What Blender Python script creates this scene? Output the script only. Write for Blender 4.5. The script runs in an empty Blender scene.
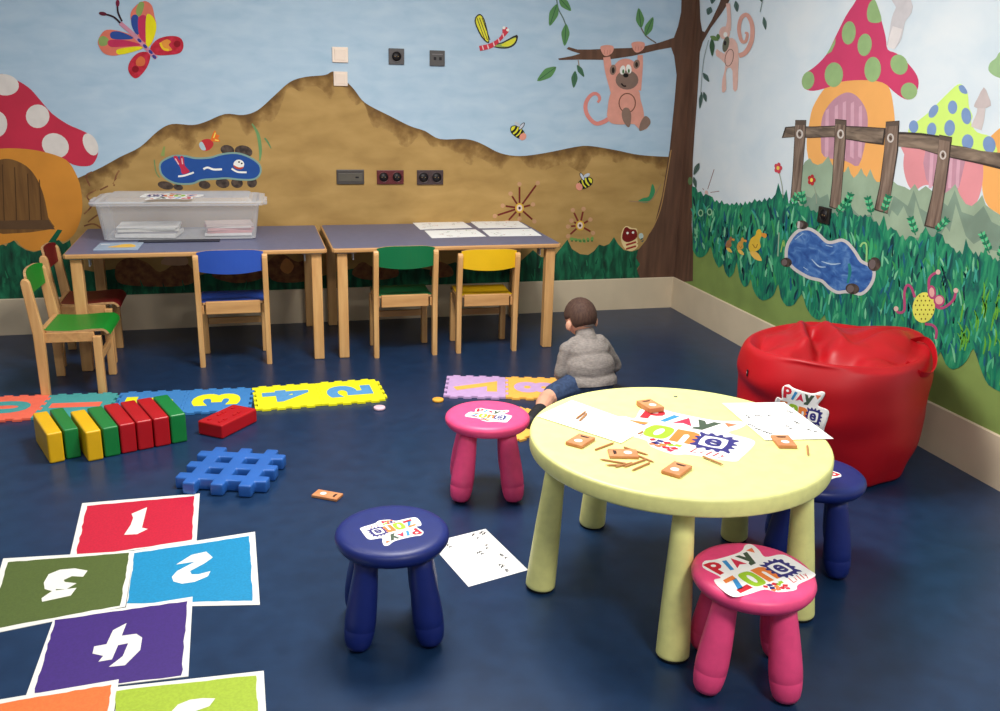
import bpy, bmesh, math, random
from mathutils import Vector, Matrix, Euler
from mathutils.bvhtree import BVHTree
from mathutils.geometry import tessellate_polygon
random.seed(7)
SC = bpy.context.scene
COL = SC.collection
PI = math.pi
R = math.radians

# ------------------------------------------------------------------ camera
FPX, YAW, PIT, ROL = 924.183, 0.26947, 0.29628, 0.026574
CAM = Vector((-2.68522, -5.46964, 1.4574))
fwd = Vector((math.sin(YAW)*math.cos(PIT), math.cos(YAW)*math.cos(PIT), -math.sin(PIT)))
r0 = Vector((math.cos(YAW), -math.sin(YAW), 0))
u0 = r0.cross(fwd)
RT = math.cos(ROL)*r0 + math.sin(ROL)*u0
UP = -math.sin(ROL)*r0 + math.cos(ROL)*u0

def at(x, y, ax, val):
    """point of the plane (axis ax = val) seen at photo position x, y"""
    d = fwd + RT*((x-500)/FPX) - UP*((y-355.5)/FPX)
    return CAM + d*((val-CAM[ax])/d[ax])
def fl(x, y, z=0.0): return at(x, y, 2, z)

cd = bpy.data.cameras.new('camera'); cam = bpy.data.objects.new('camera', cd); COL.objects.link(cam)
cd.sensor_width = 36; cd.lens = FPX*36/1000; cd.clip_start = .05
M = Matrix((RT, UP, -fwd)).transposed().to_4x4(); M.translation = CAM
cam.matrix_world = M
SC.camera = cam

# ------------------------------------------------------------------ materials
def lin(c):
    c = c/255.0
    return c/12.92 if c <= .04045 else ((c+.055)/1.055)**2.4
def rgb(c): return (lin(c[0]), lin(c[1]), lin(c[2]), 1)
MATS = {}
def mat(name, c, rough=.6, var=.06, scale=12, stretch=(1, 1, 1), c2=None, spec=.4, bump=0, bscale=60, detail=4, coat=0, lo=.35, hi=.65):
    if name in MATS: return MATS[name]
    m = bpy.data.materials.new(name); m.use_nodes = True
    nt = m.node_tree; b = nt.nodes['Principled BSDF']
    b.inputs['Roughness'].default_value = rough
    b.inputs['Specular IOR Level'].default_value = spec
    if coat: b.inputs['Coat Weight'].default_value = coat; b.inputs['Coat Roughness'].default_value = .15
    tc = nt.nodes.new('ShaderNodeTexCoord'); mp = nt.nodes.new('ShaderNodeMapping')
    mp.inputs['Scale'].default_value = stretch
    nt.links.new(tc.outputs['Object'], mp.inputs['Vector'])
    n = nt.nodes.new('ShaderNodeTexNoise'); n.inputs['Scale'].default_value = scale; n.inputs['Detail'].default_value = detail
    nt.links.new(mp.outputs['Vector'], n.inputs['Vector'])
    rp = nt.nodes.new('ShaderNodeValToRGB')
    A = rgb(c)
    if c2 is None:
        a = tuple(v*(1-var) for v in A[:3])+(1,); z = tuple(min(1, v*(1+var)) for v in A[:3])+(1,)
    else: a, z = A, rgb(c2)
    rp.color_ramp.elements[0].position = lo; rp.color_ramp.elements[0].color = a
    rp.color_ramp.elements[1].position = hi; rp.color_ramp.elements[1].color = z
    nt.links.new(n.outputs['Fac'], rp.inputs['Fac']); nt.links.new(rp.outputs['Color'], b.inputs['Base Color'])
    if bump:
        n2 = nt.nodes.new('ShaderNodeTexNoise'); n2.inputs['Scale'].default_value = bscale
        nt.links.new(tc.outputs['Object'], n2.inputs['Vector'])
        bp = nt.nodes.new('ShaderNodeBump'); bp.inputs['Strength'].default_value = bump; bp.inputs['Distance'].default_value = .004
        nt.links.new(n2.outputs['Fac'], bp.inputs['Height']); nt.links.new(bp.outputs['Normal'], b.inputs['Normal'])
    MATS[name] = m
    return m
def multi(name, stops, scale, stretch, rough=.75, detail=3, dist=0):
    """painted brush strokes: noise through a ramp of paint colours"""
    if name in MATS: return MATS[name]
    m = mat(name, (128, 128, 128), rough, scale=scale, stretch=stretch, detail=detail)
    nt = m.node_tree
    rp = next(n for n in nt.nodes if n.type == 'VALTORGB')
    e = rp.color_ramp.elements
    while len(e) > 1: e.remove(e[-1])
    e[0].position = stops[0][0]; e[0].color = rgb(stops[0][1])
    for p, c in stops[1:]:
        k = e.new(p); k.color = rgb(c)
    nz = next(n for n in nt.nodes if n.type == 'TEX_NOISE'); nz.inputs['Distortion'].default_value = dist
    return m
def plain(c, rough=.75, spec=.3, var=.05):
    return mat('paint_%d_%d_%d_%d' % (c[0], c[1], c[2], int(rough*100)), c, rough, var=var, scale=18, spec=spec)

# ------------------------------------------------------------------ mesh builder
def smoothpts(pts, n=6, closed=True):
    out = []; N = len(pts)
    rng = range(N) if closed else range(N-1)
    for i in rng:
        if closed: p0, p1, p2, p3 = pts[i-1], pts[i], pts[(i+1) % N], pts[(i+2) % N]
        else: p0, p1, p2, p3 = pts[max(0, i-1)], pts[i], pts[i+1], pts[min(N-1, i+2)]
        for k in range(n):
            t = k/n; t2 = t*t; t3 = t2*t
            out.append(tuple(.5*(2*b+(c-a)*t+(2*a-5*b+4*c-d)*t2+(-a+3*b-3*c+d)*t3) for a, b, c, d in zip(p0, p1, p2, p3)))
    if not closed: out.append(tuple(pts[-1]))
    return out
def ell(cx, cy, rx, ry, rot=0, n=20):
    c, s = math.cos(R(rot)), math.sin(R(rot))
    return [(cx+rx*math.cos(t)*c-ry*math.sin(t)*s, cy+rx*math.cos(t)*s+ry*math.sin(t)*c) for t in (2*PI*k/n for k in range(n))]
def band(pts, w):
    """outline of a brush stroke along pts with half widths w (number or list)"""
    if not hasattr(w, '__len__'): w = [w]*len(pts)
    L, Rr = [], []
    for i, p in enumerate(pts):
        a = pts[max(0, i-1)]; b = pts[min(len(pts)-1, i+1)]
        dx, dy = b[0]-a[0], b[1]-a[1]; l = math.hypot(dx, dy) or 1
        L.append((p[0]-dy/l*w[i], p[1]+dx/l*w[i])); Rr.append((p[0]+dy/l*w[i], p[1]-dx/l*w[i]))
    return L+Rr[::-1]

class MB:
    def __init__(s): s.v = []; s.f = []; s.m = []; s.sm = []; s.mats = []
    def mi(s, m):
        if m not in s.mats: s.mats.append(m)
        return s.mats.index(m)
    def face(s, pts, m, smooth=False):
        b = len(s.v); s.v += [tuple(p) for p in pts]; s.f.append(list(range(b, b+len(pts)))); s.m.append(s.mi(m)); s.sm.append(smooth)
    def poly(s, pts, m):
        """filled outline (any shape), triangulated"""
        b = len(s.v); P = [Vector(p) for p in pts]
        s.v += [tuple(p) for p in P]; k = s.mi(m)
        for t in tessellate_polygon([P]):
            s.f.append([b+i for i in t]); s.m.append(k); s.sm.append(False)
    def bm(s, bm, m, X=None, smooth=True):
        if X is not None: bm.transform(X)
        b = len(s.v); bm.verts.ensure_lookup_table(); bm.verts.index_update()
        s.v += [tuple(v.co) for v in bm.verts]; k = s.mi(m)
        for f in bm.faces: s.f.append([b+v.index for v in f.verts]); s.m.append(k); s.sm.append(smooth)
        bm.free()
    def box(s, c, d, m, rot=None, bev=0, seg=2):
        bm = bmesh.new(); bmesh.ops.create_cube(bm, size=1); bmesh.ops.scale(bm, vec=d, verts=bm.verts)
        if bev: bmesh.ops.bevel(bm, geom=list(bm.edges), offset=bev, segments=seg, affect='EDGES', profile=.5)
        X = Matrix.Translation(c)
        if rot is not None: X = X @ Euler(rot).to_matrix().to_4x4()
        s.bm(bm, m, X, smooth=False)
    def prism(s, poly, z0, z1, m, bev=0, X=None, seg=2, smooth=False):
        """poly in xy swept from z0 to z1"""
        bm = bmesh.new()
        lo = [bm.verts.new((p[0], p[1], z0)) for p in poly]; hi = [bm.verts.new((p[0], p[1], z1)) for p in poly]
        n = len(poly)
        bm.faces.new(lo[::-1]); bm.faces.new(hi)
        for i in range(n): bm.faces.new((lo[i], lo[(i+1) % n], hi[(i+1) % n], hi[i]))
        bmesh.ops.recalc_face_normals(bm, faces=bm.faces)
        if bev:
            ed = [e for e in bm.edges if abs(e.verts[0].co.z-e.verts[1].co.z) < 1e-6]
            bmesh.ops.bevel(bm, geom=ed, offset=bev, segments=seg, affect='EDGES', profile=.5)
        bmesh.ops.triangulate(bm, faces=[f for f in bm.faces if len(f.verts) > 4])
        s.bm(bm, m, X, smooth)
    def lathe(s, prof, m, X=None, n=32, smooth=True):
        b = len(s.v); X = X or Matrix.Identity(4); k = s.mi(m)
        for r, z in prof:
            for i in range(n):
                t = 2*PI*i/n; s.v.append(tuple(X @ Vector((r*math.cos(t), r*math.sin(t), z))))
        for j in range(len(prof)-1):
            for i in range(n):
                a = b+j*n+i; c = b+j*n+(i+1) % n
                s.f.append([a, c, c+n, a+n]); s.m.append(k); s.sm.append(smooth)
        for j, rev in ((0, True), (len(prof)-1, False)):
            if prof[j][0] > 1e-5:
                ring = [b+j*n+i for i in range(n)]
                s.f.append(ring[::-1] if rev else ring); s.m.append(k); s.sm.append(False)
    def tube(s, pts, rad, m, n=10, cap=True):
        pts = [Vector(p) for p in pts]
        if not hasattr(rad, '__len__'): rad = [rad]*len(pts)
        b = len(s.v); k = s.mi(m); nrm = None
        for i, p in enumerate(pts):
            t = (pts[min(i+1, len(pts)-1)]-pts[max(i-1, 0)]).normalized()
            if nrm is None: nrm = t.orthogonal().normalized()
            nrm = (nrm-t*nrm.dot(t)).normalized(); bn = t.cross(nrm)
            for j in range(n):
                a = 2*PI*j/n; s.v.append(tuple(p+nrm*(rad[i]*math.cos(a))+bn*(rad[i]*math.sin(a))))
        for i in range(len(pts)-1):
            for j in range(n):
                a = b+i*n+j; c = b+i*n+(j+1) % n
                s.f.append([a, c, c+n, a+n]); s.m.append(k); s.sm.append(True)
        if cap:
            s.f.append([b+j for j in range(n)][::-1]); s.m.append(k); s.sm.append(False)
            e = b+(len(pts)-1)*n; s.f.append([e+j for j in range(n)]); s.m.append(k); s.sm.append(False)
    def xf(s, X): s.v = [tuple(X @ Vector(p)) for p in s.v]; return s
    def build(s, name, parent=None, loc=None):
        me = bpy.data.meshes.new(name); me.from_pydata(s.v, [], s.f); me.update()
        for m in s.mats: me.materials.append(m)
        me.polygons.foreach_set('material_index', s.m); me.polygons.foreach_set('use_smooth', s.sm)
        o = bpy.data.objects.new(name, me); COL.objects.link(o)
        if parent is not None: o.parent = parent
        if loc is not None: o.location = loc
        return o

def tag(o, label=None, cat=None, group=None, kind=None):
    if label: o['label'] = label
    if cat: o['category'] = cat
    if group: o['group'] = group
    if kind: o['kind'] = kind
    return o
def thing(name, label, cat, loc=(0, 0, 0), rz=0, group=None):
    o = bpy.data.objects.new(name, None); o.empty_display_size = .05; COL.objects.link(o)
    o.location = loc; o.rotation_euler = (0, 0, rz)
    return tag(o, label, cat, group)
def struct(name, mb, label=None):
    o = mb.build(name); return tag(o, label, None, None, 'structure')
def copy_tree(o, parent=None):
    c = o.copy(); COL.objects.link(c)
    if parent is not None: c.parent = parent
    for ch in [x for x in bpy.data.objects if x.parent == o]: copy_tree(ch, c)
    return c
def autosmooth(o, ang=40):
    me = o.data
    me.polygons.foreach_set('use_smooth', [True]*len(me.polygons))
    me.set_sharp_from_angle(angle=R(ang))
    return o
def baked(o):
    """freeze modifiers into the mesh"""
    dg = bpy.context.evaluated_depsgraph_get(); dg.update()
    me = bpy.data.meshes.new_from_object(o.evaluated_get(dg)); old = o.data
    o.modifiers.clear(); o.data = me
    if old.users == 0: bpy.data.meshes.remove(old)
    return o

# ------------------------------------------------------------------ lettering
_gl = {}
def glyph(ch, bold=.03, shear=0):
    """triangles of a letter, scaled into a unit box"""
    k = (ch, bold, shear)
    if k in _gl: return _gl[k]
    cu = bpy.data.curves.new('glyph', 'FONT'); cu.body = ch; cu.offset = bold; cu.shear = shear; cu.resolution_u = 4
    o = bpy.data.objects.new('glyph', cu); COL.objects.link(o)
    dg = bpy.context.evaluated_depsgraph_get(); dg.update()
    me = o.evaluated_get(dg).to_mesh()
    vs = [(v.co.x, v.co.y) for v in me.vertices]; fs = [list(p.vertices) for p in me.polygons]
    x0 = min(v[0] for v in vs); x1 = max(v[0] for v in vs); y0 = min(v[1] for v in vs); y1 = max(v[1] for v in vs)
    vs = [((v[0]-x0)/(x1-x0), (v[1]-y0)/(y1-y0)) for v in vs]
    o.evaluated_get(dg).to_mesh_clear()
    bpy.data.objects.remove(o); bpy.data.curves.remove(cu)
    _gl[k] = (vs, fs, (x1-x0)/(y1-y0))
    return _gl[k]
def letter(mb, ch, x, y, w, h, z, m, bold=.03, rot=0, shear=0, slant=0):
    vs, fs, asp = glyph(ch, bold, shear)
    b = len(mb.v); c, s = math.cos(R(rot)), math.sin(R(rot)); k = mb.mi(m)
    for u, v in vs:
        px, py = (u-.5)*w+(v-.5)*slant, (v-.5)*h
        mb.v.append((x+px*c-py*s, y+px*s+py*c, z))
    for f in fs: mb.f.append([b+i for i in f]); mb.m.append(k); mb.sm.append(False)

def play_logo():
    """the PLAY zone sticker; unit = distance from the centre of o to the centre of e"""
    mb = MB(); W = plain((246, 244, 240), .5)
    out = [(-.68, .98), (-.42, 1.22), (-.1, 1.14), (.72, 1.12), (1.12, 1.32), (1.3, 1.26), (1.24, .95), (1.12, .62), (1.55, .52), (1.66, .3),
           (1.6, -.38), (1.5, -.66), (.8, -.74), (.55, -.88), (.1, -.74), (-.1, -.5), (-.62, -.46), (-1.0, -.36), (-1.0, .08), (-.86, .42), (-.62, .44)]
    mb.prism([(p[0], p[1]) for p in smoothpts(out, 4)], 0, .009, W)
    z = .0125
    red, blue, crim, grn = plain((205, 40, 55), .5), plain((55, 140, 200), .5), plain((215, 50, 80), .5), plain((72, 88, 70), .5)
    lime, orng, navy, org2 = plain((160, 200, 50), .5), plain((235, 130, 60), .5), plain((52, 48, 120), .5), plain((235, 120, 80), .5)
    mb.poly([(p[0], p[1], z) for p in [(-.56, .52), (-.6, 1.1), (-.36, 1.1), (-.24, 1.06), (-.18, .96), (-.2, .84), (-.3, .76), (-.41, .75), (-.4, .54)]], red); mb.poly([(p[0], p[1], z+.003) for p in ell(-.39, .93, .075, .06, 0, 12)], W)
    mb.poly([(-.17, .56, z), (-.06, .54, z), (.1, .98, z), (-.03, 1.0, z)], blue)
    mb.poly([(.06, .55, z), (.27, 1.0, z), (.44, .58, z), (.25, .66, z)], crim)
    mb.poly([(p[0], p[1], z) for p in [(.44, 1.02), (.58, 1.0), (.65, .84), (.74, 1.03), (.89, 1.04), (.66, .5), (.46, .48), (.48, .58), (.57, .64)]], grn)
    mb.poly([(.92, 1.1, z), (1.17, 1.13, z), (1.04, .9, z)], org2)
    mb.poly([(-.68, .3, z), (-.3, .36, z), (-.34, .2, z), (-.72, .16, z)], orng)
    mb.poly([(-.46, .2, z), (-.32, .22, z), (-.5, -.2, z), (-.68, -.2, z)], blue)
    mb.poly([(-.72, -.18, z), (-.3, -.12, z), (-.28, -.3, z), (-.74, -.34, z)], red)
    mb.poly([(p[0], p[1], z) for p in smoothpts([(-.2, -.28), (-.25, 0), (-.19, .28), (0, .34), (.2, .28), (.24, 0), (.18, -.28), (0, -.33)], 3)], lime); mb.poly([(p[0], p[1], z+.003) for p in ell(.0, .0, .075, .19, -6, 16)], W)
    mb.poly([(p[0], p[1], z) for p in [(.27, -.31), (.26, .32), (.56, .33), (.68, .27), (.72, .15), (.71, -.3), (.55, -.3), (.55, .08), (.5, .15), (.44, .1), (.44, -.31)]], orng)
    gear = []
    for i in range(56):
        t = 2*PI*i/56; k = i % 4
        r = 1.3 if k in (1, 2) else 1.06
        sq = 1/max(abs(math.cos(t)), abs(math.sin(t)))**.7; gear.append((1.02+.30*r*sq*math.cos(t), .02+.33*r*sq*math.sin(t), z+.003))
    mb.poly(gear, navy)
    mb.poly([(1.0+.235*math.cos(t)/max(abs(math.cos(t)), abs(math.sin(t)))**.7, .02+.255*math.sin(t)/max(abs(math.cos(t)), abs(math.sin(t)))**.7, z+.006) for t in (2*PI*k/24 for k in range(24))], W)
    letter(mb, 'e', 1.0, .01, .30, .38, z+.009, navy, .03)
    for i, (x, y, c) in enumerate([(.02, -.42, red), (.16, -.42, navy), (.3, -.44, red), (.12, -.54, navy), (.26, -.56, orng), (.38, -.5, lime), (.2, -.66, org2),
                                   (.34, -.66, red), (.48, -.62, red), (.5, -.46, lime), (.08, -.62, org2), (.44, -.74, crim)]):
        a = .6*i
        mb.poly([(x+.1*math.cos(a+k*PI/2)*(1 if k % 2 else .75), y+.075*math.sin(a+k*PI/2), z) for k in range(4)], c)
    x = .84
    for ch, w, h in (('L', .12, .22), ('i', .035, .15), ('l', .035, .2), ('l', .035, .2), ('y', .1, .2)):
        letter(mb, ch, x, -.52 if ch != 'y' else -.56, w, h, z, red, 0, 4, 0, .07); x += .115
    return mb
def logo_sticker(parent, c, ang, L, name='sticker'):
    mb = play_logo()
    mb.xf(Matrix.Translation(c) @ Matrix.Rotation(ang, 4, 'Z') @ Matrix.Diagonal((L, L, min(L, .06), 1)))
    o = mb.build(name, parent); o['label'] = 'white die-cut sticker reading PLAY ZONE in coloured letters'
    return o
# ------------------------------------------------------------------ room shell
FLOOR = mat('floor_vinyl', (20, 43, 73), .32, scale=14, c2=(25, 50, 82), spec=.36, bump=.02, bscale=300)
BASE = mat('skirting_vinyl', (212, 195, 167), .5, var=.05, scale=4)
CEIL = mat('ceiling_white', (235, 235, 232), .8)
SKYB = multi('sky_paint', [(.25, (166, 194, 214)), (.5, (178, 202, 220)), (.75, (188, 209, 224))], 5, (1.2, 1, 3.2), .8, 4, .4)
SKYR = multi('pale_sky_paint', [(.25, (206, 221, 230)), (.55, (220, 230, 235)), (.8, (229, 235, 237))], 3, (1, 1, 1.6), .8, 4, .4)
BB = .2045
mb = MB(); mb.box((-2.5, -3.25, -.05), (5.2, 6.9, .1), FLOOR); struct('floor', mb)
mb = MB(); mb.box((-2.5, .06, 1.3), (5.2, .12, 2.6), SKYB); WB = struct('wall_back', mb)
mb = MB(); mb.box((.06, -3.19, 1.3), (.12, 7.02, 2.6), SKYR); WR = struct('wall_right', mb)
mb = MB(); mb.box((-2.5, -3.25, 2.65), (5.2, 6.9, .1), CEIL); struct('ceiling', mb)
SK = .010
mb = MB(); mb.prism([(0, 0), (-SK, 0), (-SK, BB-.004), (-SK+.004, BB), (0, BB)], -5.1, 0, BASE, X=Matrix(((0, 0, 1, 0), (1, 0, 0, 0), (0, 1, 0, 0), (0, 0, 0, 1)))); struct('baseboard_back', mb)
mb = MB(); mb.prism([(0, 0), (-SK, 0), (-SK, BB-.004), (-SK+.004, BB), (0, BB)], 0, 6.6, BASE, X=Matrix(((1, 0, 0, 0), (0, 0, -1, 0), (0, 1, 0, 0), (0, 0, 0, 1)))); struct('baseboard_right', mb)

# ------------------------------------------------------------------ the painted walls
class Mural(MB):
    """flat paint on a wall, one motif; layers lie a hair apart, as coats of paint do"""
    def __init__(s, wall, base=1): super().__init__(); s.wall = wall; s.L = base; s.shift = 0
    def pt(s, p, lay=None):
        d = .00004*((s.L if lay is None else lay))+.0001
        if s.wall is WB:
            q = at(p[0], p[1], 1, 0); return (min(q.x, 0), -d, q.z)
        q = at(p[0], p[1], 0, 0); return (-d, min(q.y, 0), q.z)
    def add(s, pts, m, smooth=0, up=1):
        if smooth: pts = smoothpts(pts, smooth)
        s.poly([s.pt(p) for p in pts], m if not isinstance(m, tuple) else plain(m)); s.L += up; return s
    def e(s, cx, cy, rx, ry, m, rot=0): return s.add(ell(cx, cy, rx, ry, rot), m)
    def st(s, pts, w, m, smooth=4):
        if smooth and len(pts) > 2:
            if hasattr(w, '__len__'):
                q = smoothpts([(p[0], p[1], ww) for p, ww in zip(pts, w)], smooth, False); w = [a[2] for a in q]; pts = [a[:2] for a in q]
            else: pts = smoothpts(pts, smooth, False)
        return s.add(band(pts, w), m)
    def leaf(s, p, q, w, m, vein=None):
        n = (-(q[1]-p[1]), q[0]-p[0]); l = math.hypot(*n); n = (n[0]/l*w, n[1]/l*w)
        g = lambda t, k: (p[0]+(q[0]-p[0])*t+n[0]*k, p[1]+(q[1]-p[1])*t+n[1]*k)
        s.add([g(0, 0), g(.3, .85), g(.55, .9), g(1, 0), g(.55, -.9), g(.3, -.85)], m, 3)
        if vein: s.st([g(0, 0), g(.9, 0)], .4, vein, 0)
        return s
    def done(s, name, label=None):
        o = s.build(name, s.wall)
        if label: o['label'] = label
        return o

SAND = multi('sand_paint', [(.25, (158, 124, 70)), (.5, (176, 141, 82)), (.75, (190, 154, 94))], 4, (1, 1, 2.5), .8, 5, .3)
BUSHB = multi('bush_paint_dark', [(.28, (4, 44, 30)), (.48, (10, 82, 56)), (.62, (22, 108, 72)), (.8, (40, 130, 92))], 9, (3, 3, .9), .75, 4, .6)
BUSHR = multi('bush_paint_teal', [(.25, (6, 52, 62)), (.4, (12, 92, 84)), (.52, (26, 128, 92)), (.64, (44, 150, 104)), (.78, (96, 178, 130))], 11, (3, 3, .8), .75, 5, .7)
TRUNK = multi('trunk_paint', [(.3, (84, 58, 44)), (.55, (102, 72, 55)), (.8, (116, 82, 62))], 6, (4, 4, .5), .8)
OLIVE = mat('olive_paint', (128, 150, 78), .75, var=.1, scale=5)
ORNG = mat('orange_paint', (214, 140, 48), .75, var=.07, scale=5)
def fringe(name, stops):
    """paint dabbed along the rim of the hill: dark at the rim, thinning out below (v runs from rim to foot of the dabs)"""
    m = bpy.data.materials.new(name); m.use_nodes = True; nt = m.node_tree; b = nt.nodes['Principled BSDF']; b.inputs['Roughness'].default_value = .8
    at_ = nt.nodes.new('ShaderNodeAttribute'); at_.attribute_name = 'dab'
    tc = nt.nodes.new('ShaderNodeTexCoord'); n = nt.nodes.new('ShaderNodeTexNoise'); n.inputs['Scale'].default_value = 16; n.inputs['Detail'].default_value = 6
    nt.links.new(tc.outputs['Object'], n.inputs['Vector'])
    a = nt.nodes.new('ShaderNodeMath'); a.operation = 'MULTIPLY_ADD'; a.inputs[1].default_value = 2.2; a.inputs[2].default_value = -1.1
    nt.links.new(n.outputs['Fac'], a.inputs[0])
    ad = nt.nodes.new('ShaderNodeMath'); ad.operation = 'ADD'; nt.links.new(a.outputs[0], ad.inputs[0]); nt.links.new(at_.outputs['Fac'], ad.inputs[1])
    rp = nt.nodes.new('ShaderNodeValToRGB'); e = rp.color_ramp.elements
    e[0].position = stops[0][0]; e[0].color = rgb(stops[0][1]); e[1].position = stops[-1][0]; e[1].color = rgb(stops[-1][1])
    for p, c in stops[1:-1]: k = e.new(p); k.color = rgb(c)
    nt.links.new(ad.outputs[0], rp.inputs['Fac']); nt.links.new(rp.outputs['Color'], b.inputs['Base Color'])
    # the dabs end raggedly: bare sand shows where the noise passes the threshold
    gt = nt.nodes.new('ShaderNodeMath'); gt.operation = 'LESS_THAN'; gt.inputs[1].default_value = .96
    nt.links.new(ad.outputs[0], gt.inputs[0]); nt.links.new(gt.outputs[0], b.inputs['Alpha'])
    return m
FRINGE = fringe('hill_rim_dabs', [(.0, (104, 74, 34)), (.4, (132, 98, 48)), (.75, (156, 122, 68)), (.97, (172, 137, 79))])

# --- sand hill on the back wall
rim = [(78, 178), (100, 168), (120, 157), (140, 147), (158, 131), (172, 124), (192, 125), (205, 122), (225, 114), (243, 115), (258, 110), (275, 95), (290, 82), (305, 77),
       (325, 75), (335, 72), (352, 87), (362, 100), (372, 107), (390, 116), (410, 126), (425, 131), (440, 139), (465, 139), (480, 143), (500, 153), (520, 156), (545, 153), (575, 147),
       (590, 146), (615, 150), (640, 155), (671, 157)]
s = Mural(WB, 1)
rim_s = smoothpts(rim, 4, False)
s.add(rim_s+[(672, 240), (650, 300), (-20, 300), (-20, 225), (60, 215)], SAND)
o = s.done('painted_sand_hill', 'tan sand hill painted across the wall with a dabbed brown rim')
me = o.data
b0 = len(s.v); rows = 7
fr = Mural(WB, 2); att = []
for i, p in enumerate(rim_s):
    wd = 15+7*math.sin(i*.35)+5*math.sin(i*.9)
    for j in range(rows+1):
        fr.v.append(fr.pt((p[0]+1.5*j/rows, p[1]+wd*j/rows))); att.append(j/rows)
for i in range(len(rim_s)-1):
    for j in range(rows):
        a = i*(rows+1)+j; fr.f.append([a, a+1, a+rows+2, a+rows+1]); fr.m.append(fr.mi(FRINGE)); fr.sm.append(False)
k = fr.build('rim_dabs', o); at_ = k.data.attributes.new('dab', 'FLOAT', 'POINT'); at_.data.foreach_set('value', att)

# --- bushes along the foot of the back wall
s = Mural(WB, 4)
s.add([(-20, 232), (0, 243), (6, 246), (12, 238), (18, 245), (26, 250), (34, 252), (41, 250), (46, 244), (52, 233), (57, 229), (61, 231), (58, 239), (63, 244), (70, 240), (76, 268), (95, 272),
       (120, 268), (140, 276), (165, 272), (190, 278), (215, 271), (240, 277), (262, 273), (285, 277), (300, 270), (322, 276), (345, 270), (370, 266), (390, 272), (410, 266), (430, 270), (455, 262),
       (475, 268), (500, 262), (515, 266), (524, 258), (533, 250), (541, 257), (552, 258.5), (560, 249), (567.5, 239.5), (572, 249), (580, 254), (588, 255), (594, 251), (599, 244.5), (604, 246),
       (609, 244), (614, 237), (618, 244), (624, 250), (632, 251.5), (639, 249), (636, 258), (641, 263), (637, 269), (642, 280), (640, 312), (-20, 345)], BUSHB)
BL1, BL2 = plain((34, 118, 80)), plain((14, 74, 54))
for k in range(60):
    x = random.choice([random.uniform(2, 70), random.uniform(528, 636), random.uniform(100, 520)]); y = random.uniform(255, 276) if x > 100 else random.uniform(255, 296)
    if x > 100 and x < 520: y = random.uniform(279, 290)
    h = random.uniform(5, 11); s.st([(x, y+h), (x+random.uniform(-3, 3), y)], [.9, .3], random.choice([BL1, BL2]), 0)
s.done('painted_bushes', 'dark green bushes painted along the foot of the wall')

# --- tree in the corner, half on each wall
s = Mural(WB, 40)
s.add([(681.5, -8), (681, 12), (678, 26), (673.8, 37.7), (658, 43), (644, 46.3), (629.6, 48), (610, 48.5), (590.5, 49.5), (577.5, 49.5), (568.4, 46.9), (566.5, 49), (573, 51.5), (580, 53.6), (572, 56),
       (558, 58.6), (559, 60), (580, 59.6), (606, 59.9), (632, 56), (658, 49.8), (671, 47.5), (674, 56), (676.5, 75), (674.5, 100), (672, 125), (669.5, 150), (667, 165), (662, 195), (655, 222), (646, 240),
       (638, 250), (636, 258), (640, 264), (637, 270), (641, 281), (680, 281), (700, 278), (712, -8)], TRUNK)
s.st([(671, 150), (666, 180), (660, 210), (650, 232), (637, 244)], .5, (176, 136, 84))
s.st([(629, 201), (645, 202), (652, 199), (661, 184)], .5, (160, 128, 96))
LF, LFD, VN = plain((92, 142, 86)), plain((70, 112, 84)), plain((60, 100, 70))
s.st([(556, -6), (558, 8), (563, 18), (566, 26)], .6, (96, 118, 112))
s.leaf((557, 4), (549.5, 26), 4.6, LF, VN); s.leaf((559, -2), (571, 11), 4.2, LF, VN); s.leaf((566, 24), (564.5, 46), 4.2, LF, VN)
s.leaf((556, 67), (537, 81), 5, LF, VN); s.st([(578, 60), (579, 66)], .5, (150, 130, 110)); s.leaf((575, 71), (573.5, 88), 3.2, LFD, VN); s.leaf((577, 65), (584, 77), 2.6, LFD, VN)
s.st([(656, 43), (646, 36), (641, 28)], .6, (110, 96, 84)); s.leaf((641, 28), (638.5, 8), 4.2, LF, VN); s.leaf((645, 36), (653, 17), 4, LF, VN)
s.done('painted_tree', 'brown tree painted into the corner with a leafy branch')
s = Mural(WR, 40)
s.add([(680, 282), (693, 281), (693.5, 250), (692, 225), (692.5, 200), (693, 160), (695, 130), (697.3, 100), (699.2, 70), (700, 52), (703, 42), (711, 28), (722, 13), (729, 2), (733, -8), (724, -8), (719, 5),
       (712, 20), (705, 32), (702.5, 31), (700.6, 20), (699.5, -8), (670, -8), (666, 140), (664, 282)], TRUNK)
LR, LRV = plain((88, 112, 104)), plain((58, 84, 74))
for a, b, w in (((714, -5), (712, 4), 3), ((711, 7), (708, 15), 3.2), ((736, 1), (737.5, 12), 2.6), ((764, 17), (766, 30), 2.1), ((703.5, 73), (709.5, 82), 2.4), ((702, 92), (700, 109), 2), ((704, 92), (706.5, 102), 2),
                ((699.5, 163), (694, 175), 2.6), ((694, 177), (696.5, 188), 2), ((761, -4), (762, 2), 2)): s.leaf(a, b, w, LR, LRV)
s.st([(709, 40), (704, 60), (702, 80), (701, 95)], .35, (150, 165, 165)); s.st([(763, 0), (760.5, 12)], .4, (130, 145, 140))
s.e(690.5, 181, 2.2, 4, (96, 128, 84))
s.done('painted_tree', 'other half of the corner tree with a thin side branch')

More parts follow.
